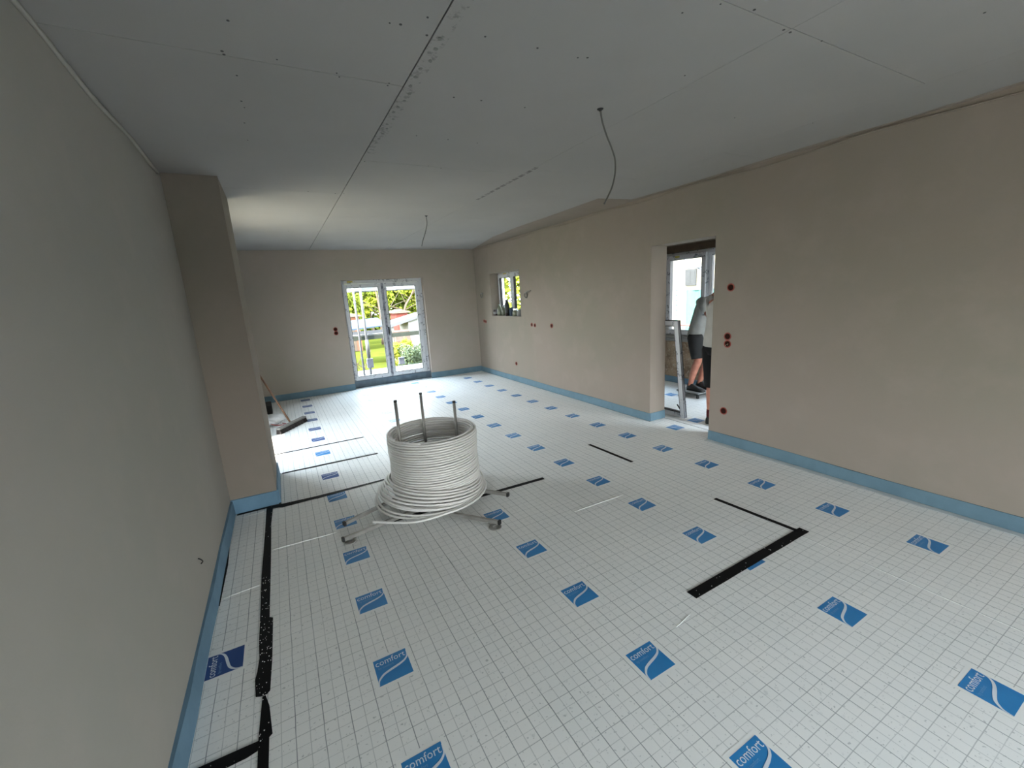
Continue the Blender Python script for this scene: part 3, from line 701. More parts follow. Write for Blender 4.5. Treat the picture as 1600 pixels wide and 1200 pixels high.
me = bpy.data.meshes.new('bag_body'); bm.to_mesh(me); bm.free(); me.materials.append(M['bag'])
for p in me.polygons: p.use_smooth = True
o = bpy.data.objects.new('bag_body', me); COL.objects.link(o); o.parent = bg
MB().tube(spline([(-0.30, 6.62, 0.05), (-0.22, 6.57, 0.03), (-0.10, 6.62, 0.012), (-0.16, 6.72, 0.012)], 6), 0.006, 6).build('drawstring', 'red', bg, smooth=True)
bx = thing('dustpan', 'black dustpan standing by the far left wall foot', 'dustpan', (-0.31, 7.62, 0))
mb = MB(); mb.prism([(7.50, 0.0), (7.74, 0.0), (7.70, 0.17), (7.66, 0.17), (7.63, 0.11), (7.52, 0.06)], -0.37, -0.285, ax='x'); mb.build('pan', 'black', bx, bevel=0.004)
MB().tube([(-0.40, 7.66, 0.15), (-0.48, 7.66, 0.16)], 0.012, 8).build('handle', 'black', bx)

# ------------------------------------------------------------------ junction boxes
def socket(x, y, z, wallax, label, group, r=0.036, wires=False):
    t = thing('junction_box', label, 'socket', (x, y, z), group)
    s = -1
    prof = [(r, 0.0), (r + .002, s * .002), (r, s * .006), (r - .006, s * .006), (r - .008, s * .0015), (0.001, s * .0012)]
    MB().lathe(prof, (x, y, z), 24, axis=wallax).build('rim', 'socket', t, smooth=False)
    MB().lathe([(r - .0085, s * .0012), (r - .009, s * .003), (0.001, s * .0032)], (x, y, z), 20, axis=wallax).build('inside', 'socket_in', t)
    q = MB()
    for dx, dz in ((-.006, .004), (.008, -.006)):
        if wallax == 'x': q.tube([(x - .003, y + dx, z + dz), (x - .012, y + dx * 1.6, z + dz - .008), (x - .010, y + dx * 2, z + dz - .016)], .0022, 5)
        else: q.tube([(x + dx, y - .003, z + dz), (x + dx * 1.6, y - .012, z + dz - .008), (x + dx * 2, y - .01, z + dz - .016)], .0022, 5)
    if wires: q.build('wire_end', 'brass', t)
G = 'red junction boxes in the walls'
socket(XR, 2.595, 1.556, 'x', 'dark red round junction box right of the doorway, topmost', G)
socket(XR, 2.605, 1.092, 'x', 'dark red round junction box right of the doorway, upper of the touching pair', G)
socket(XR, 2.603, 1.019, 'x', 'dark red junction box with wires right of the doorway, lower of the touching pair', G, wires=True)
socket(XR, 2.612, 0.340, 'x', 'dark red round junction box low beside the doorway', G)
socket(0.912, YF, 1.178, 'y', 'dark red junction box left of the balcony window, upper of two', G)
socket(0.915, YF, 1.106, 'y', 'dark red junction box left of the balcony window, lower of two', G)
socket(XR, 8.15, 1.10, 'x', 'dark junction box below the small window near the far corner, left of its pair', G, 0.032)
socket(XR, 8.07, 1.09, 'x', 'dark junction box below the small window near the far corner, right of its pair', G, 0.032)
socket(XR, 6.24, 1.085, 'x', 'pale-centred junction box right below the small window, left of its pair', G, 0.032)
socket(XR, 6.14, 1.078, 'x', 'dark junction box right below the small window, right of its pair', G, 0.032)
socket(XR, 5.638, 1.088, 'x', 'single small junction box at mid height between small window and doorway', G, 0.034)
socket(XR, 6.864, 0.341, 'x', 'single dark red junction box low on the wall under the small window', G, 0.034)

# ------------------------------------------------------------------ cables
def cable(pts, label, r=0.0045, ros=True, name='ceiling_cable', mat='cable', group=None):
    t = thing(name, label, 'cable', pts[0], group)
    MB().tube(spline(pts, 8), r, 8).build('cable_run', mat, t, smooth=True)
    if ros:
        x, y, z = pts[0]
        MB().lathe([(0.018, 0), (0.016, -0.004), (0.009, -0.008), (0.006, -0.012)], (x, y, H - .0005), 14).build('grommet', 'black', t)
GC = 'grey cables hanging from the ceiling'
cable([(1.726, 2.003, H - .002), (1.739, 2.003, 2.521), (1.769, 2.003, 2.453), (1.806, 2.003, 2.391), (1.829, 2.003, 2.333), (1.829, 2.003, 2.265), (1.808, 2.003, 2.195), (1.778, 2.003, 2.142), (1.744, 2.003, 2.092)],
      'longer nearer grey cable hanging in an S curve from the ceiling', 0.005, group=GC)
cable([(1.725, 5.106, H - .002), (1.724, 5.106, 2.49), (1.698, 5.106, 2.403), (1.657, 5.106, 2.308), (1.633, 5.106, 2.236)], 'shorter farther grey cable hanging from the ceiling towards the balcony window', 0.005, group=GC)
def wall_loop(y, z, label, tailpts):
    pts = [(XR - .004, y + .0, z + .045)] + [(XR - .02, y + 0.045 * math.cos(a * .7 + 1.6), z + 0.045 * math.sin(a * .7 + 1.6)) for a in range(0, 9)] + tailpts
    cable(pts, label, 0.008, False, 'wall_cable', 'cable', 'coiled cables beside the small window')
wall_loop(8.15, 1.63, 'small loop of grey cable on the wall left of the small window', [(XR - .05, 8.07, 1.66), (XR - .05, 8.02, 1.665)])
wall_loop(6.36, 1.585, 'loop of grey cable on the wall right of the small window', [(XR - .05, 6.30, 1.63), (XR - .07, 6.20, 1.65), (XR - .08, 6.10, 1.655)])
cable([(XL, 2.574, 0.362), (XL + .012, 2.572, 0.352), (XL + .016, 2.578, 0.336), (XL + .006, 2.585, 0.322)], 'short dark wire stub poking out of the left wall', 0.003, False, 'wire_stub', 'black')

# ------------------------------------------------------------------ things on the small window sill
def bottle(name, cat, y, x, prof, mat, label, capmat=None, captop=None, extra=None):
    t = thing(name, label, cat, (x, y, 1.216), 'jars and bottles on the small window sill')
    MB().lathe(prof, (x, y, 1.216), 18).build('body', mat, t, smooth=True)
    h = prof[-1][1]
    if captop: MB().lathe([(captop[0], 0), (captop[0], captop[1]), (captop[0] * .8, captop[1] + .004)], (x, y, 1.216 + h), 14).build('cap', capmat, t)
    if extra: MB().lathe([(extra[0], extra[1]), (extra[0], extra[2])], (x, y, 1.216), 18).build('label_band', 'whitebd', t)
M['olive'] = plain('grey_green_glass', (0.10, 0.11, 0.075), 0.25)
M['dkbrown'] = plain('dark_brown', (0.035, 0.015, 0.010), 0.4)
M['violet'] = plain('violet_plastic', (0.03, 0.022, 0.10), 0.5)
M['chrome'] = plain('bright_steel', (0.6, 0.6, 0.6), 0.15, 1.0)
bottle('jar', 'jar', 7.685, 3.84, [(0.045, 0), (0.047, .01), (0.047, .085), (0.04, .10)], 'dkbrown', 'small dark jar with white label, leftmost on the small window sill', 'black', (0.038, .012), (0.048, .03, .08))
bottle('bottle', 'bottle', 7.575, 3.93, [(0.055, 0), (0.058, .02), (0.058, .09), (0.04, .13), (0.018, .16)], 'black', 'squat black bottle behind the labelled jar on the sill', 'black', (0.02, .015))
bottle('bottle', 'bottle', 7.49, 3.835, [(0.048, 0), (0.052, .02), (0.052, .10), (0.042, .15), (0.026, .185), (0.02, .205)], 'olive', 'grey-green bottle on the sill, left of its pair', 'olive', (0.02, .012))
bottle('bottle', 'bottle', 7.38, 3.87, [(0.045, 0), (0.05, .02), (0.05, .09), (0.04, .14), (0.022, .18)], 'olive', 'grey-green bottle on the sill, right of its pair beside the tall black one', 'whitebd', (0.022, .016))
bottle('bottle', 'bottle', 7.20, 3.85, [(0.043, 0), (0.046, .02), (0.046, .20), (0.036, .235), (0.024, .26), (0.024, .275)], 'black', 'tall black bottle in the middle of the sill', 'black', (0.027, .03))
bottle('cup', 'cup', 7.16, 3.805, [(0.020, 0), (0.028, .055), (0.026, .056), (0.019, .004)], 'dkbrown', 'small brown cup in front of the tall black bottle')
bottle('jar', 'jar', 7.05, 3.86, [(0.040, 0), (0.042, .01), (0.042, .13), (0.036, .145)], 'bluewhite', 'pale blue-white jar right of the tall black bottle', 'bluewhite', (0.034, .01))
bottle('jar', 'jar', 6.90, 3.86, [(0.055, 0), (0.06, .02), (0.06, .075), (0.045, .11)], 'olive', 'dark glass jar with bright steel clip lid on the sill', 'chrome', (0.044, .02))
bottle('can', 'can', 6.77, 3.85, [(0.035, 0), (0.035, .09), (0.030, .095)], 'whitebd', 'pale little can between the clip jar and the black jar')
bottle('jar', 'jar', 6.66, 3.85, [(0.042, 0), (0.045, .01), (0.045, .10), (0.038, .12)], 'black', 'black jar at the right end of the small window sill', 'dkbrown', (0.038, .012))
t = thing('cloth', 'violet folded cloth lying on the small window frame ledge', 'cloth', (3.945, 7.1, 1.31))
MB().tube([(3.945, 7.22, 1.318), (3.94, 7.12, 1.322), (3.945, 7.0, 1.318), (3.95, 6.92, 1.32)], [0.006, .014, .016, .006], 8).build('fold', 'violet', t, smooth=True)

# ------------------------------------------------------------------ spare sash leaning in the hall
ls = thing('leaning_sash', 'white window sash standing on the hall floor leaning beside the doorway', 'window sash', (4.20, 3.72, 0.002))
def lean_box(mb, y0, y1, s0, s1, t0, t1, mi=0):
    """s runs up the leaning plane, t is depth through it"""
    base = Vector((4.235, 0, 0.004)); up = Vector((-0.128, 0, 0.9918)); nn = Vector((0.9918, 0, 0.128))
    P = [base + up * s + nn * t_ + Vector((0, y, 0)) for (y, s, t_) in [(y0, s0, t0), (y1, s0, t0), (y1, s0, t1), (y0, s0, t1), (y0, s1, t0), (y1, s1, t0), (y1, s1, t1), (y0, s1, t1)]]
    return mb.add(P, [(0, 1, 2, 3), (7, 6, 5, 4), (0, 4, 5, 1), (1, 5, 6, 2), (2, 6, 7, 3), (3, 7, 4, 0)], mi)
mb = MB(); W = 0.056; Y0, Y1, ST, TT = 3.40, 4.06, 1.21, -0.048
for a_ in ((Y0, Y0 + W, 0, ST), (Y1 - W, Y1, 0, ST), (Y0 + W, Y1 - W, 0, W), (Y0 + W, Y1 - W, ST - W, ST)): lean_box(mb, *a_, TT, 0)
so = mb.build('sash_frame', 'pvcfilm', ls)
mb = MB()
for a_ in ((Y0 - .003, Y0 + .002, 0, ST), (Y0 + .002, Y1, ST - .001, ST + .003)):
    lean_box(mb, *a_, -.012, -.004); lean_box(mb, *a_, -.028, -.021); lean_box(mb, *a_, -.047, -.040)
for a_ in ((Y0 + W - .001, Y0 + W + .009, W, ST - W), (Y1 - W - .009, Y1 - W + .001, W, ST - W), (Y0 + W, Y1 - W, W - .001, W + .009), (Y0 + W, Y1 - W, ST - W - .009, ST - W + .001)): lean_box(mb, *a_, TT + .004, 0.002)
mb.build('gasket', 'rubber', so)
mb = MB(); lean_box(mb, Y0 + W, Y1 - W, W, ST - W, -.030, -.022); mb.build('pane', 'glass', so)
mb = MB(); lean_box(mb, Y0 + .012, Y0 + W - .012, .10, .24, 0, .0015); mb.build('sticker', 'yellow', so)
mb = MB(); lean_box(mb, Y0 + .03, Y0 + .045, .40, .62, 0, .002); lean_box(mb, Y0 + .03, Y0 + .045, .66, .90, 0, .002); mb.build('drain_slot', 'rubber', so)
MB().bar((4.26, 3.50, 0.05), (4.245, 3.56, 0.135), 0.012, 0.012).build('stay_arm', 'black', so)

# ------------------------------------------------------------------ people in the hall
def skin_mesh(name, nodes, edges, mat, parent, sub=2, extra=None, more=None):
    """nodes: name -> (co, radius or (rx, ry)); one continuous skinned surface"""
    ks = list(nodes); me = bpy.data.meshes.new(name)
    off = ORG[parent.name]
    me.from_pydata([tuple(Vector(nodes[k][0]) - off) for k in ks], [(ks.index(a_), ks.index(b_)) for a_, b_ in edges], [])
    o = bpy.data.objects.new(name, me); COL.objects.link(o)
    m = o.modifiers.new('s', 'SKIN'); m.use_smooth_shade = True
    m.branch_smoothing = 0.3
    for i, k in enumerate(ks):
        r = nodes[k][1]; r = r if isinstance(r, tuple) else (r, r)
        me.skin_vertices[0].data[i].radius = r
        me.skin_vertices[0].data[i].use_root = (i == 0)
    s = o.modifiers.new('u', 'SUBSURF'); s.levels = sub; s.render_levels = sub
    dg = bpy.context.evaluated_depsgraph_get(); dg.update()
    nm = bpy.data.meshes.new_from_object(o.evaluated_get(dg)); nm.name = name
    bpy.data.objects.remove(o)
    nm.materials.clear(); nm.materials.append(M[mat])
    if extra:
        bm = bmesh.new(); bm.from_mesh(nm)
        for (c, sc_, rot) in extra:
            r_ = bmesh.ops.create_icosphere(bm, subdivisions=3, radius=1.0, matrix=Matrix.Translation(Vector(c) - off) @ rot.to_4x4() @ Matrix.Diagonal((*sc_, 1)))
        if more:
            nv = [bm.verts.new(p - off) for p in more.v]
            for f in more.f: bm.faces.new([nv[i] for i in f])
        bmesh.ops.recalc_face_normals(bm, faces=bm.faces)
        bm.to_mesh(nm); bm.free()
    for p in nm.polygons: p.use_smooth = True
    o2 = bpy.data.objects.new(name, nm); COL.objects.link(o2); o2.parent = parent; ORG[o2.name] = off
    return o2
def person(loc, J, label, shirt, shorts, group, sock=None, hem=0.9, drop=0.45, slim=1.0, facing=Vector((0, -1, 0))):
    """J: joint dictionary in world space"""
    t = thing('person', label, 'person', loc, group)
    V = lambda k: Vector(J[k])
    nodes = {}; edges = []
    nodes['pelvis'] = (V('pelvis'), (0.135, 0.105)); nodes['waist'] = (V('waist'), (0.12, 0.095)); nodes['chest'] = (V('chest'), (0.145, 0.11))
    nodes['neckb'] = (V('neck'), 0.058); nodes['neckt'] = (V('neck').lerp(V('head'), 0.55), 0.055)
    nodes['head'] = (V('head'), 0.070)
    nodes['crown'] = (V('head') + (V('head') - V('neck')).normalized() * 0.06, 0.05)
    edges += [('pelvis', 'waist'), ('waist', 'chest'), ('chest', 'neckb'), ('neckb', 'neckt'), ('neckt', 'head'), ('head', 'crown')]
    for s in 'lr':
        nodes['hip' + s] = (V('hip' + s), 0.088); nodes['mid' + s] = (V('hip' + s).lerp(V('knee' + s), 0.5), 0.075); nodes['knee' + s] = (V('knee' + s), 0.055)
        nodes['calf' + s] = (V('knee' + s).lerp(V('ank' + s), 0.3) + facing * -0.018, 0.056); nodes['ank' + s] = (V('ank' + s), 0.036)
        nodes['heel' + s] = (V('ank' + s) + Vector((0, 0, -0.05)) - facing * 0.01, 0.034); nodes['toe' + s] = (V('toe' + s), 0.028)
        edges += [('pelvis', 'hip' + s), ('hip' + s, 'mid' + s), ('mid' + s, 'knee' + s), ('knee' + s, 'calf' + s), ('calf' + s, 'ank' + s), ('ank' + s, 'heel' + s), ('heel' + s, 'toe' + s)]
        nodes['sho' + s] = (V('sho' + s), 0.058); nodes['uarm' + s] = (V('sho' + s).lerp(V('elb' + s), 0.4), 0.048); nodes['elb' + s] = (V('elb' + s), 0.038)
        nodes['farm' + s] = (V('elb' + s).lerp(V('wri' + s), 0.35), 0.039); nodes['wri' + s] = (V('wri' + s), 0.026)
        edges += [('chest', 'sho' + s), ('sho' + s, 'uarm' + s), ('uarm' + s, 'elb' + s), ('elb' + s, 'farm' + s), ('farm' + s, 'wri' + s)]
        d = (V('wri' + s) - V('elb' + s)).normalized(); side = d.cross(facing)
        side = side.normalized() if side.length > 0.1 else Vector((1, 0, 0)); fwd = side.cross(d).normalized()
        palm = V('wri' + s) + d * 0.05; nodes['palm' + s] = (palm, (0.034, 0.020)); edges.append(('wri' + s, 'palm' + s))
    f = facing; hu = (V('head') - V('neck')).normalized(); fw = (f - hu * f.dot(hu)).normalized(); si = hu.cross(fw).normalized()
    rot = Matrix((si, fw, hu)).transposed()
    extra = [(V('head'), (0.078, 0.096, 0.116), rot), (V('head') + fw * 0.094 - hu * .018, (0.012, 0.018, 0.022), rot), (V('head') + si * 0.078, (0.008, 0.018, 0.030), rot), (V('head') - si * 0.078, (0.008, 0.018, 0.030), rot),
             (V('head') + fw * 0.082 - hu * .050, (0.024, 0.012, 0.007), rot), (V('head') + fw * 0.05 - hu * .085, (0.045, 0.04, 0.03), rot)]
    # hands: four bent fingers and a thumb, each its own chain rooted in the palm, on both hands
    hm = MB()
    for s in 'lr':
        d = (V('wri' + s) - V('elb' + s)).normalized(); side = d.cross(facing)
        side = side.normalized() if side.length > 0.1 else Vector((1, 0, 0)); fwd = side.cross(d).normalized(); pc = V('wri' + s) + d * 0.045
        for k, L in enumerate((0.070, 0.080, 0.075, 0.058)):
            b0 = pc + side * (0.027 - 0.018 * k); p1 = b0 + d * 0.03; p2 = p1 + d * L * .45 + fwd * .006; p3 = p2 + (d * .8 + fwd * .6).normalized() * L * .32; p4 = p3 + (d * .4 + fwd * .9).normalized() * L * .25
            hm.tube([b0, p1, p2, p3, p4], [.010, .0095, .0085, .008, .006], 8)
        b0 = V('wri' + s) + d * 0.02 + side * .02; hm.tube([b0, b0 + side * .022 + d * .022 + fwd * .008, b0 + side * .034 + d * .048 + fwd * .016, b0 + side * .036 + d * .068 + fwd * .022], [.013, .011, .010, .007], 8)
    body = skin_mesh('body', nodes, edges, 'skin', t, 2, extra, hm)
    for q in (-1, 1): MB().lathe([(0.001, -.006), (.008, -.004), (.010, 0), (.008, .004), (.001, .006)], V('head') + fw * 0.083 + si * q * .032 + hu * .012, 10).build('eye', 'eye', t, smooth=True)
    # hair cap
    bm = bmesh.new(); bmesh.ops.create_icosphere(bm, subdivisions=3, radius=1.0)
    for v in list(bm.verts):
        if v.co.y > 0.35 and v.co.z < 0.35 or v.co.z < -0.55: bm.verts.remove(v)
    mtx = Matrix.Translation(V('head') + hu * .022 - fw * .012 - ORG[t.name]) @ rot.to_4x4() @ Matrix.Diagonal((0.097, 0.106, 0.110, 1)); bm.transform(mtx)
    me = bpy.data.meshes.new('hair'); bm.to_mesh(me); bm.free(); me.materials.append(M['hair'])
    for p in me.polygons: p.use_smooth = True
    o = bpy.data.objects.new('hair', me); COL.objects.link(o); o.parent = t
    # clothing: elliptical lofts along the limbs
    sd = facing.cross(Vector((0, 0, 1))).normalized()
    def loft(mb, pts, rad, n=20):
        base = len(mb.v); m = len(pts)
        for i_, p in enumerate(pts):
            d = (pts[min(i_ + 1, m - 1)] - pts[max(i_ - 1, 0)]).normalized(); a1 = (sd - d * sd.dot(d)).normalized(); a2 = d.cross(a1)
            for k in range(n):
                an = 2 * math.pi * k / n; w = 1 + 0.02 * math.sin(5 * an + i_ * 1.7)
                mb.v.append(p + a1 * math.cos(an) * rad[i_][0] * w * slim + a2 * math.sin(an) * rad[i_][1] * w)
        for i_ in range(m - 1):
            for k in range(n): mb.f.append([base + i_ * n + k, base + i_ * n + (k + 1) % n, base + (i_ + 1) * n + (k + 1) % n, base + (i_ + 1) * n + k]); mb.mi.append(0)
        mb.f.append([base + k for k in range(n)]); mb.mi.append(0); mb.f.append([base + (m - 1) * n + k for k in range(n)]); mb.mi.append(0)
    P_, W_, C_, N_ = V('pelvis'), V('waist'), V('chest'), V('neck')
    up1 = (C_ - W_).normalized()
    tb_ = MB(); sm = C_.lerp(N_, 0.45)
    loft(tb_, [P_ + (P_ - W_) * drop, P_ + (P_ - W_) * .1, P_.lerp(W_, .6), W_.lerp(C_, .35), W_.lerp(C_, .8), C_, C_.lerp(N_, .3), C_.lerp(N_, .55), C_.lerp(N_, .78)],
         [(.175, .138), (.180, .140), (.172, .132), (.172, .130), (.185, .135), (.190, .134), (.188, .122), (.150, .100), (.075, .070)])
    for s in 'lr': loft(tb_, [C_.lerp(V('sho' + s), .5) + up1 * .02, V('sho' + s), V('sho' + s).lerp(V('elb' + s), .25), V('sho' + s).lerp(V('elb' + s), .6)], [(.075, .085), (.078, .080), (.070, .072), (.072, .072)], 16)
    tb_.build('t_shirt', shirt, t, smooth=True)
    pb = MB()
    loft(pb, [W_.lerp(P_, .55), P_.lerp(W_, .1), P_ + Vector((0, 0, -.05)), V('hipl').lerp(V('hipr'), .5) + Vector((0, 0, -.06))], [(.160, .118), (.172, .128), (.178, .130), (.160, .110)])
    for s in 'lr': loft(pb, [V('hip' + s) + Vector((0, 0, .05)), V('hip' + s), V('hip' + s).lerp(V('knee' + s), .35), V('hip' + s).lerp(V('knee' + s), .7), V('hip' + s).lerp(V('knee' + s), hem)], [(.085, .105), (.100, .115), (.098, .105), (.092, .096), (.090, .092)], 16)
    pb.build('shorts', shorts, t, smooth=True)
    for s in 'lr':
        a_ = V('ank' + s)
        if sock:
            MB().tube([a_ + Vector((0, 0, .075)), a_ + Vector((0, 0, .03)), a_ + Vector((0, 0, -.02))], [.043, .044, .042], 12).build('sock', sock, t, smooth=True)
        hb = a_ + Vector((0, 0, -.045)) - facing * .035; gz = a_.z - 0.093
        sh = MB(); tt = V('toe' + s); dd = (Vector((tt.x, tt.y, 0)) - Vector((hb.x, hb.y, 0))).normalized(); nn_ = Vector((-dd.y, dd.x, 0)); sec = []
        for u, w, h_ in ((-.015, .022, .05), (.0, .036, .095), (.06, .040, .098), (.12, .042, .072), (.19, .048, .056), (.24, .042, .046), (.268, .022, .03)):
            c = Vector((hb.x, hb.y, gz)) + dd * u
            sec += [c - nn_ * w, c - nn_ * w * .95 + Vector((0, 0, h_ * .55)), c - nn_ * w * .5 + Vector((0, 0, h_)), c + nn_ * w * .5 + Vector((0, 0, h_)), c + nn_ * w * .95 + Vector((0, 0, h_ * .55)), c + nn_ * w]
        fs = []
        for i in range(6):
            for k in range(6): fs.append((6 * i + k, 6 * i + (k + 1) % 6, 6 * i + 6 + (k + 1) % 6, 6 * i + 6 + k))
        fs += [tuple(range(6)), tuple(range(41, 35, -1))]
        sh.add(sec, fs).build('shoe', 'shoe', t, smooth=True)
    return t
stp = thing('work_step', 'low black step with pale edge under the bending man', 'step', (5.25, 4.06, 0))
MB().box(5.03, 5.47, 3.86, 4.24, 0.072, 0.088).build('tread', 'whitebd', stp, bevel=0.003)
mb = MB(); mb.box(5.05, 5.45, 3.88, 4.22, 0.05, 0.072)
mb.build('apron', 'black', stp)
for x, y in ((5.06, 3.89), (5.42, 3.89), (5.06, 4.19), (5.42, 4.19)): MB().box(x, x + .03, y, y + .03, 0.001, 0.05).build('leg', 'black', stp)
person((5.25, 4.06, 0.088), dict(pelvis=(5.25, 4.045, 0.915), waist=(5.25, 4.02, 1.05), chest=(5.25, 3.93, 1.27), neck=(5.25, 3.80, 1.44), head=(5.26, 3.68, 1.50),
       hipl=(5.35, 4.03, 0.86), hipr=(5.15, 4.03, 0.86), kneel=(5.36, 3.95, 0.53), kneer=(5.14, 3.96, 0.53), ankl=(5.35, 4.09, 0.182), ankr=(5.15, 4.09, 0.182),
       toel=(5.35, 3.95, 0.12), toer=(5.15, 3.95, 0.12), shol=(5.43, 3.88, 1.35), shor=(5.07, 3.88, 1.35), elbl=(5.48, 3.70, 1.14), elbr=(5.02, 3.70, 1.14), wril=(5.42, 3.50, 1.08), wrir=(5.08, 3.50, 1.08)),
       'person in grey t-shirt and charcoal shorts bending forward before the hall window', 'shirt', 'shorts', None)
person((4.25, 3.010, 0.0), dict(pelvis=(4.25, 3.010, 0.93), waist=(4.25, 3.005, 1.06), chest=(4.27, 2.980, 1.30), neck=(4.29, 2.960, 1.47), head=(4.32, 2.950, 1.60),
       hipl=(4.25, 3.105, 0.88), hipr=(4.25, 2.915, 0.88), kneel=(4.27, 3.095, 0.49), kneer=(4.27, 2.900, 0.49), ankl=(4.25, 3.090, 0.095), ankr=(4.25, 2.890, 0.095),
       toel=(4.39, 3.130, 0.03), toer=(4.39, 2.870, 0.03), shol=(4.27, 3.140, 1.40), shor=(4.27, 2.800, 1.40), elbl=(4.36, 3.170, 1.14), elbr=(4.33, 2.730, 1.14), wril=(4.54, 3.050, 1.10), wrir=(4.52, 2.830, 1.08)),
       'person in pale t-shirt, black shorts and dark red socks, half hidden by the door jamb', 'shirt2', 'shorts2', None, sock='sock', hem=1.12, drop=0.12, slim=1.0, facing=Vector((1, 0.1, 0)).normalized())

# ------------------------------------------------------------------ outdoors beyond the balcony window
gr = MB().box(-70, 70, 10.2, 80, -0.9, -0.62).build('lawn', 'grass'); gr['kind'] = 'structure'
gr2 = MB().box(-70, -0.86, -70, 10.2, -0.9, -0.15).build('ground_west', plain('pale_gravel', (0.42, 0.36, 0.26), 0.9)); gr2['kind'] = 'structure'
gr3 = MB().box(-0.86, 70, -70, YB - .26, -0.9, -0.15).build('ground_south', plain('dark_paving', (0.13, 0.12, 0.10), 0.9)); gr3['kind'] = 'structure'
gr4 = MB().box(4.06, 5.98, YB - .26, 0.98, -0.9, -0.15).box(5.98, 70, YB - .26, 10.2, -0.9, -0.3).build('ground_east', 'concrete'); gr4['kind'] = 'structure'
MBt = struct(MB().box(-0.85, 5.98, 8.72, 10.92, -0.62, -0.06), 'terrace', 'concrete')
k = 0
for i in range(13):
    y = 8.76 + i * 0.165
    MB().box(0.2, 4.2, y, y + 0.155, -0.06, -0.02 + 0.003 * (i % 2)).build('terrace_plank', 'whitebd', MBt, bevel=0.003)
ov = struct(MB().box(-2.1, -0.86, 4.2, 6.6, 2.3, 2.42), 'sun_block_slab', 'whitebd')  # unseen overhang, added to keep the sun out of the window below
def post(x, y, z0, z1, label, r=0.024, wide=None):
    t = thing('scaffold_tube', label, 'scaffold tube', (x, y, z0), 'scaffold tubes outside the balcony window')
    MB().tube([(x, y, z0), (x, y, z1)], r, 10).build('tube', 'tube', t, smooth=True)
    if wide: MB().tube([(x, y, wide[0]), (x, y, wide[1])], r * 1.5, 10).build('sleeve', plain('dark_sleeve', (0.10, 0.10, 0.10), 0.6), t, smooth=True)
    MB().lathe([(r * 2.2, 0), (r * 2.2, .012), (r, .014)], (x, y, z0), 12).build('base_plate', 'tube', t)
post(1.49, 9.6, -0.018, 2.7, 'slim scaffold tube, left one outside the left balcony pane', 0.022)
post(1.632, 9.6, -0.018, 2.7, 'thick scaffold tube with dark sleeve and grey box, right one outside the left balcony pane', 0.027, (0.45, 0.84))
b_ = thing('grey_box', 'small light grey box clamped on the sleeved scaffold tube', 'box', (1.632, 9.53, 0.25))
MB().box(1.565, 1.695, 9.50, 9.565, 0.23, 0.43).build('case', plain('light_grey_case', (0.14, 0.14, 0.17), 0.5), b_, bevel=0.006)
MB().lathe([(.008, 0), (.008, -.01)], (1.60, 9.50, 0.40), 8, axis='y').build('latch', 'black', b_)
t = thing('guard_rail', 'weathered guard board with white top rail crossing the balcony panes', 'guard rail', (2.2, 9.68, 0.85))
MB().box(0.4, 4.6, 9.65, 9.68, 0.83, 0.925).build('board', 'greenboard', t, bevel=0.003)
MB().tube([(0.4, 9.66, 0.945), (4.6, 9.66, 0.942)], 0.011, 8).build('top_rail', 'whitebd', t, smooth=True)
for x in (0.45, 4.55): MB().box(x - .03, x + .03, 9.69, 9.74, -0.06, 1.0).build('upright', 'tube', t)
t = thing('scaffold_deck', 'pale scaffold deck and ledger across the top of the balcony view', 'scaffold', (2.0, 9.6, 1.93))
MB().tube([(0.4, 9.66, 1.872), (4.6, 9.66, 1.872)], 0.02, 8).build('ledger', 'tube', t, smooth=True)
for i in range(3): MB().box(0.4, 4.6, 9.70 + i * .3, 9.98 + i * .3, 1.90, 1.94).build('deck_board', 'whitebd', t)
t = thing('meter_box', 'small grey meter box on a post in front of the bush', 'box', (2.41, 9.88, -0.06))
MB().box(2.34, 2.47, 9.86, 9.93, 0.17, 0.33).build('case', plain('grey_case', (0.08, 0.085, 0.11), 0.5), t, bevel=0.006)
MB().tube([(2.405, 9.90, -0.06), (2.405, 9.90, 0.18)], 0.012, 8).build('stem', 'tube', t)
def leaves(name, parent, c, rad, n, size, mat, seed=0):
    rnd = random.Random(seed); vs_, fs = [], []
    for _ in range(n):
        d = Vector((rnd.gauss(0, 1), rnd.gauss(0, 1), rnd.gauss(0, 1))).normalized() * (0.55 + 0.45 * rnd.random())
        lob = 0.85 + 0.2 * math.sin(d.x * 5 + seed) + 0.15 * math.sin(d.z * 7 + seed * 2)
        p = Vector(c) + Vector((d.x * rad[0], d.y * rad[1], d.z * rad[2])) * lob
        u = Vector((rnd.uniform(-1, 1), rnd.uniform(-1, 1), rnd.uniform(-1, 1))).normalized(); w = u.orthogonal().normalized(); s = size * rnd.uniform(.6, 1.4)
        b = len(vs_); vs_ += [p - u * s, p + w * s * .5, p + u * s, p - w * s * .5]; fs.append((b, b + 1, b + 2, b + 3))
    off = ORG[parent.name]; me = bpy.data.meshes.new(name); me.from_pydata([tuple(v - off) for v in vs_], [], fs); me.materials.append(M[mat])
    o = bpy.data.objects.new(name, me); COL.objects.link(o); o.parent = parent; o['kind'] = 'stuff'; return o
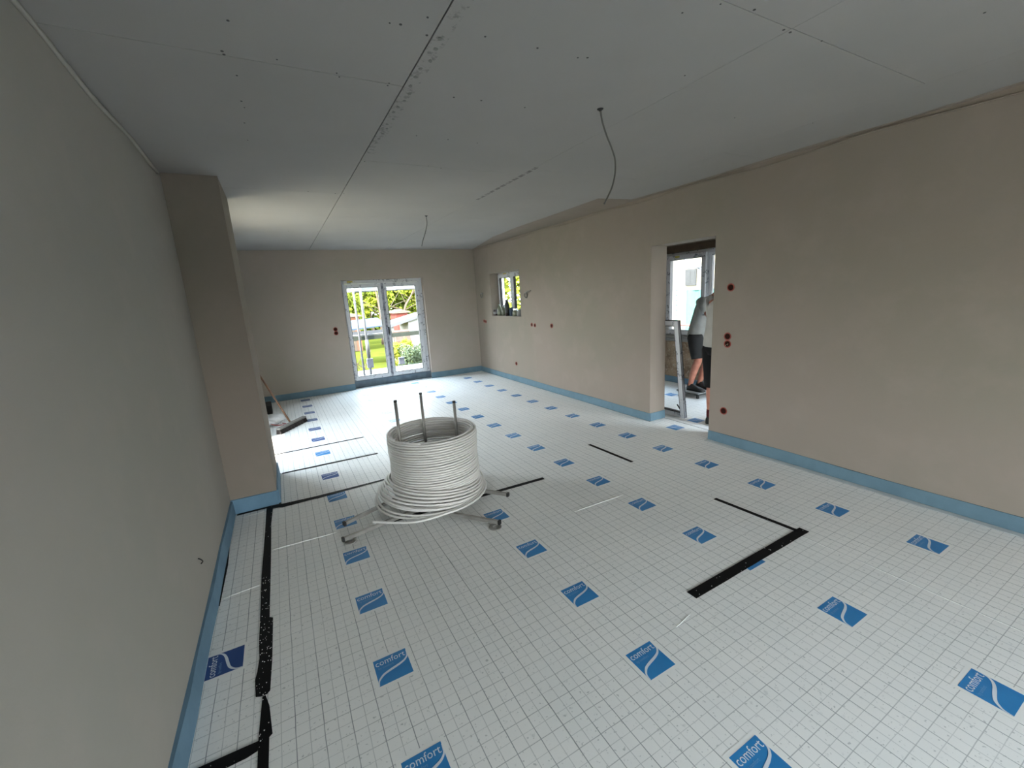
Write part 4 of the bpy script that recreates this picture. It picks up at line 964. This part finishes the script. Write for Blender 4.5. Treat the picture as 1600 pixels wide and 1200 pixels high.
def tree(x, y, h, r, mat, label, seed, n=5000, size=0.12, trunk=None, name='leafy_tree', cat='tree', group='trees in the garden beyond the balcony window'):
    t = thing(name, label, cat, (x, y, -0.6), group)
    tp = trunk or [(x, y, -0.6), (x + .1, y, h * .3), (x - .1, y, h * .6), (x, y, h * .9)]
    mb = MB(); mb.tube(spline(tp, 4), [0.10 * (1 - .75 * i / (4 * (len(tp) - 1))) for i in range(4 * (len(tp) - 1) + 1)], 8)
    rnd = random.Random(seed)
    for _ in range(7):
        p = Vector(tp[rnd.randint(1, len(tp) - 1)]); mb.tube([p, p + Vector((rnd.uniform(-1, 1) * r * .4, rnd.uniform(-.5, .5), r * .4)), p + Vector((rnd.uniform(-1, 1) * r * .8, rnd.uniform(-.5, .5), r * .8))], [.04, .03, .012], 6)
    mb.build('trunk', 'bark', t, smooth=True)
    leaves('foliage', t, (x, y, h - r[2] if isinstance(r, tuple) else h - r), r if isinstance(r, tuple) else (r, r, r), n, size, mat, seed)
def tree2(x, y, cz, rad, mat, label, seed, n, size, tp):
    t = thing('leafy_tree', label, 'tree', (x, y, -0.6), 'trees in the garden beyond the balcony window')
    mb = MB(); mb.tube(spline(tp, 4), [0.075 * (1 - .7 * i / (4 * (len(tp) - 1))) for i in range(4 * (len(tp) - 1) + 1)], 8)
    rnd = random.Random(seed)
    for _ in range(9):
        p = Vector(tp[rnd.randint(1, len(tp) - 1)])
        mb.tube([p, p + Vector((rnd.uniform(-.8, .8), rnd.uniform(-.4, .4), rnd.uniform(.2, .6))), p + Vector((rnd.uniform(-1.6, 1.6), rnd.uniform(-.5, .5), rnd.uniform(.6, 1.4)))], [.028, .018, .008], 6)
    mb.build('trunk', 'bark', t, smooth=True)
    leaves('foliage', t, (x, y, cz), rad, n, size, mat, seed)
tree2(3.4, 24.2, 2.4, (1.6, 1.1, 2.0), 'leaf3', 'green tree behind the left balcony pane with a pale trunk', 1, 5500, 0.11, [(4.75, 23.2, -0.6), (4.8, 23.2, 1.0), (4.75, 23.4, 2.2), (4.6, 23.6, 3.2)])
tree2(7.6, 24.2, 2.9, (1.95, 1.1, 2.3), 'leaf', 'yellow-green tree filling the right balcony pane', 2, 7000, 0.12, [(6.0, 23.2, -0.6), (6.1, 23.2, 1.1), (6.6, 23.3, 1.9), (7.2, 23.5, 3.0)])
tree2(5.2, 28.0, 3.2, (1.7, 1.0, 2.6), 'leaf', 'tall yellow-green tree between the two balcony panes', 3, 6000, 0.13, [(5.3, 28, -0.6), (5.2, 28, 1.0), (5.4, 28, 3.0), (5.0, 28, 4.2)])
tree2(1.2, 28.0, 2.8, (1.7, 1.0, 2.6), 'leaf', 'yellow-green tree at the left edge of the balcony view', 4, 6000, 0.13, [(1.3, 28, -0.6), (1.2, 28, 1.0), (1.4, 28, 3.0), (1.0, 28, 4.0)])
tree2(10.5, 28.0, 3.2, (2.6, 1.0, 3.0), 'leaf3', 'broad green tree at the right edge of the balcony view', 5, 6000, 0.13, [(10.3, 28, -0.6), (10.2, 28, 1.0), (10.4, 28, 3.0), (10.0, 28, 4.0)])
t = thing('hedge', 'continuous dark green hedge closing the garden', 'hedge', (4, 30, -0.6)); leaves('foliage', t, (5, 31, 1.8), (14, 1.2, 3.4), 16000, 0.22, 'leaf3', 9)
MB().tube([(-6, 31, 0), (18, 31, 0)], .1, 6).build('stem', 'bark', t)
def bush(x, y, c, rad, mat, label, seed, n=3500, size=0.035):
    t = thing('bush', label, 'bush', (x, y, -0.6), 'bushes just beyond the terrace')
    mb = MB(); rnd = random.Random(seed)
    for _ in range(6): mb.tube([(x, y, -0.6), (x + rnd.uniform(-.3, .3), y, -0.1), (x + rnd.uniform(-.5, .5), y, .4)], [.02, .014, .006], 5)
    mb.build('stems', 'bark', t); leaves('foliage', t, c, rad, n, size, mat, seed)
bush(3.18, 11.5, (3.18, 11.45, -0.02), (0.5, 0.42, 0.55), 'leaf2', 'grey-green leafy bush behind the right balcony pane', 11, 4200)
bush(3.10, 12.5, (3.10, 12.5, 0.14), (0.36, 0.4, 0.5), 'leaf', 'yellow-green bush beside the grey-green one', 12, 2600)
bush(1.70, 11.6, (1.66, 11.4, -0.30), (0.20, 0.3, 0.25), 'leaf3', 'low dark bush at the bottom left of the balcony view', 13, 900)
def shed(name, x0, x1, y0, y1, z1, roofz, wallm, label):
    t = thing(name, label, 'shed', ((x0 + x1) / 2, y0, -0.6))
    MB().box(x0, x1, y0, y1, -0.6, z1).build('walls', wallm, t)
    MB().prism([(x0 - .12, z1 + .0), (x1 + .12, z1 + .0), (x1 + .12, z1 + .05), ((x0 + x1) / 2, roofz), (x0 - .12, z1 + .05)], y0 - .12, y1 + .12, ax='y').build('roof', 'roof_tile', t)
    MB().box((x0 + x1) / 2 - .2, (x0 + x1) / 2 + .2, y0 - .02, y0, -0.6, z1 - .25).build('door', 'beam', t)
shed('garden_shed', 5.15, 5.72, 21.2, 22.5, 1.03, 1.2, 'brick_red', 'small red shed seen through the right balcony pane')
shed('garden_house', 2.5, 3.38, 21.2, 22.8, 1.02, 1.22, 'orange', 'small orange house at the left of the balcony view')
t = thing('carport', 'pale blue flat roofed carport with dark fascia behind the guard rail', 'carport', (2.6, 16, -0.6))
MB().add([(1.6, 15.9, 0.66), (3.5, 15.9, 0.76), (3.5, 17.6, 0.97), (1.6, 17.6, 0.90), (1.6, 15.9, 0.72), (3.5, 15.9, 0.80), (3.5, 17.6, 1.02), (1.6, 17.6, 0.95)], [(0, 1, 2, 3), (4, 5, 6, 7), (0, 1, 5, 4), (1, 2, 6, 5), (2, 3, 7, 6), (3, 0, 4, 7)]).build('roof', 'bluewhite', t)
MB().box(1.62, 3.48, 15.92, 15.98, 0.46, 0.64).build('fascia', 'darkfascia', t)
for x in (1.65, 3.4): MB().box(x, x + .08, 16.0, 16.08, -0.6, 0.66).build('pillar', 'whitebd', t)
t = thing('white_lean_to', 'sloping white lean-to roof behind the right balcony pane', 'shed', (4.4, 16, -0.6))
MB().prism([(3.62, 0.80), (5.0, 1.12), (5.0, 1.02), (3.62, 0.68)], 15.9, 17.4, ax='y').build('roof', plain('white_roof', (0.10, 0.10, 0.105), 0.8, spec=0.05), t)
MB().box(4.30, 5.0, 16.0, 17.3, -0.6, 0.95).build('wall', 'whitebd', t)
MB().box(3.66, 3.74, 16.0, 16.08, -0.6, 0.72).build('pillar', 'whitebd', t)
t = thing('timber_pile', 'stacked brown timber under the white lean-to roof', 'timber', (3.9, 15.6, -0.6))
for i in range(6):
    for j in range(3): MB().box(3.62 + .02 * (j % 2), 4.20 - .03 * (i % 3), 15.4 + j * .13, 15.52 + j * .13, -0.598 + i * .195, -0.412 + i * .195).build('plank', 'orange' if i % 2 else 'roof_tile', t)
# ------------------------------------------------------------------ outside the hall window
bl = thing('neighbour_house', 'cream rendered neighbour house with a small grey window', 'building', (11, 8, -0.3))
MB().box(11, 11.4, 2, 16, -0.3, 7).build('facade', 'cream', bl)
wf = MB().box(10.96, 11.0, 8.62, 9.0, 1.55, 2.02).build('window', 'winpane', bl)
MB().box(10.955, 10.962, 8.67, 8.80, 1.60, 1.97).build('pane', 'winpane', wf)
MB().box(10.955, 10.962, 8.82, 8.95, 1.60, 1.97).build('pane', 'winpane', wf)
t = thing('debris_net', 'green net sheet hung on the scaffold before the cream house', 'net', (10, 7.6, 0))
mb = MB()
for i in range(24):
    y0 = 6.0 + i * .09; w_ = .03 * math.sin(i * 1.3); w2_ = .03 * math.sin((i + 1) * 1.3)
    mb.add([(10 + w_, y0, 0.0), (10 + w2_, y0 + .09, 0.0), (10 + w2_, y0 + .09, 1.42), (10 + w_, y0, 1.45)], [(0, 1, 2, 3)])
mb.build('sheet', 'net', t, smooth=True, recalc=False)
MB().tube([(10, 5.9, 1.44), (10, 8.3, 1.44)], .02, 8).build('top_tube', 'tube', t)
t = thing('green_mesh_panel', 'pale green lattice panel at the left of the hall window', 'lattice', (10, 8.6, 0))
for i in range(9): MB().box(9.98, 10.0, 8.45, 8.80, 0.30 + i * .14, 0.35 + i * .14).build('slat', 'net', t)
for i in range(3): MB().box(9.99, 10.01, 8.47 + i * .14, 8.50 + i * .14, -0.3, 1.5).build('upright', plain('pale_teal', (0.35, 0.50, 0.47), 0.8), t)
def tb(a, b, label, r=0.024, mat='tube'):
    t = thing('scaffold_tube', label, 'scaffold tube', a, 'white tubes outside the small window')
    MB().tube([a, b], r, 10).build('tube', mat, t, smooth=True)
t = thing('tube_scaffold', 'grey tube scaffold with slanting brace and red-brown low rail outside the hall window', 'scaffold', (8.0, 6.2, -0.3))
for y in (9.0, 3.5): MB().tube([(8.0, y, -0.3), (8.0, y, 3.0)], 0.024, 10).build('standard', 'tube', t, smooth=True)
MB().tube([(8.0, 9.0, 1.93), (8.0, 3.5, 1.96)], 0.024, 10).build('ledger', 'tube', t, smooth=True)
MB().tube([(8.05, 8.2, 3.0), (8.05, 7.15, 2.45), (8.05, 5.0, 1.16), (8.05, 4.0, 0.6)], 0.024, 10).build('brace', 'tube', t, smooth=True)
MB().tube([(8.0, 9.0, 0.70), (8.0, 3.5, 0.70)], 0.022, 10).build('low_rail', 'red', t, smooth=True)
MB().tube([(8.0, 6.35, -0.3), (8.0, 6.35, 0.70)], 0.022, 10).build('rail_post', 'red', t, smooth=True)
# white bars outside the small window
tb((4.9, 9.30, -0.06), (4.9, 9.30, 2.6), 'white upright tube outside the small window', 0.03, 'whitebd')
tb((4.955, 9.6, 2.25), (4.955, 8.9, 1.85), 'slanting white brace outside the small window', 0.03, 'whitebd')
t = thing('leafy_tree', 'yellow-green tree right outside the small window', 'tree', (8.5, 14.5, -0.6), 'trees outside the small window')
MB().tube([(8.5, 14.5, -0.6), (8.6, 14.5, 1.5), (8.4, 14.5, 3)], [.12, .09, .04], 8).build('trunk', 'bark', t)
leaves('foliage', t, (8.3, 14.5, 2.2), (2.0, 1.3, 2.4), 4500, 0.12, 'leaf', 21)
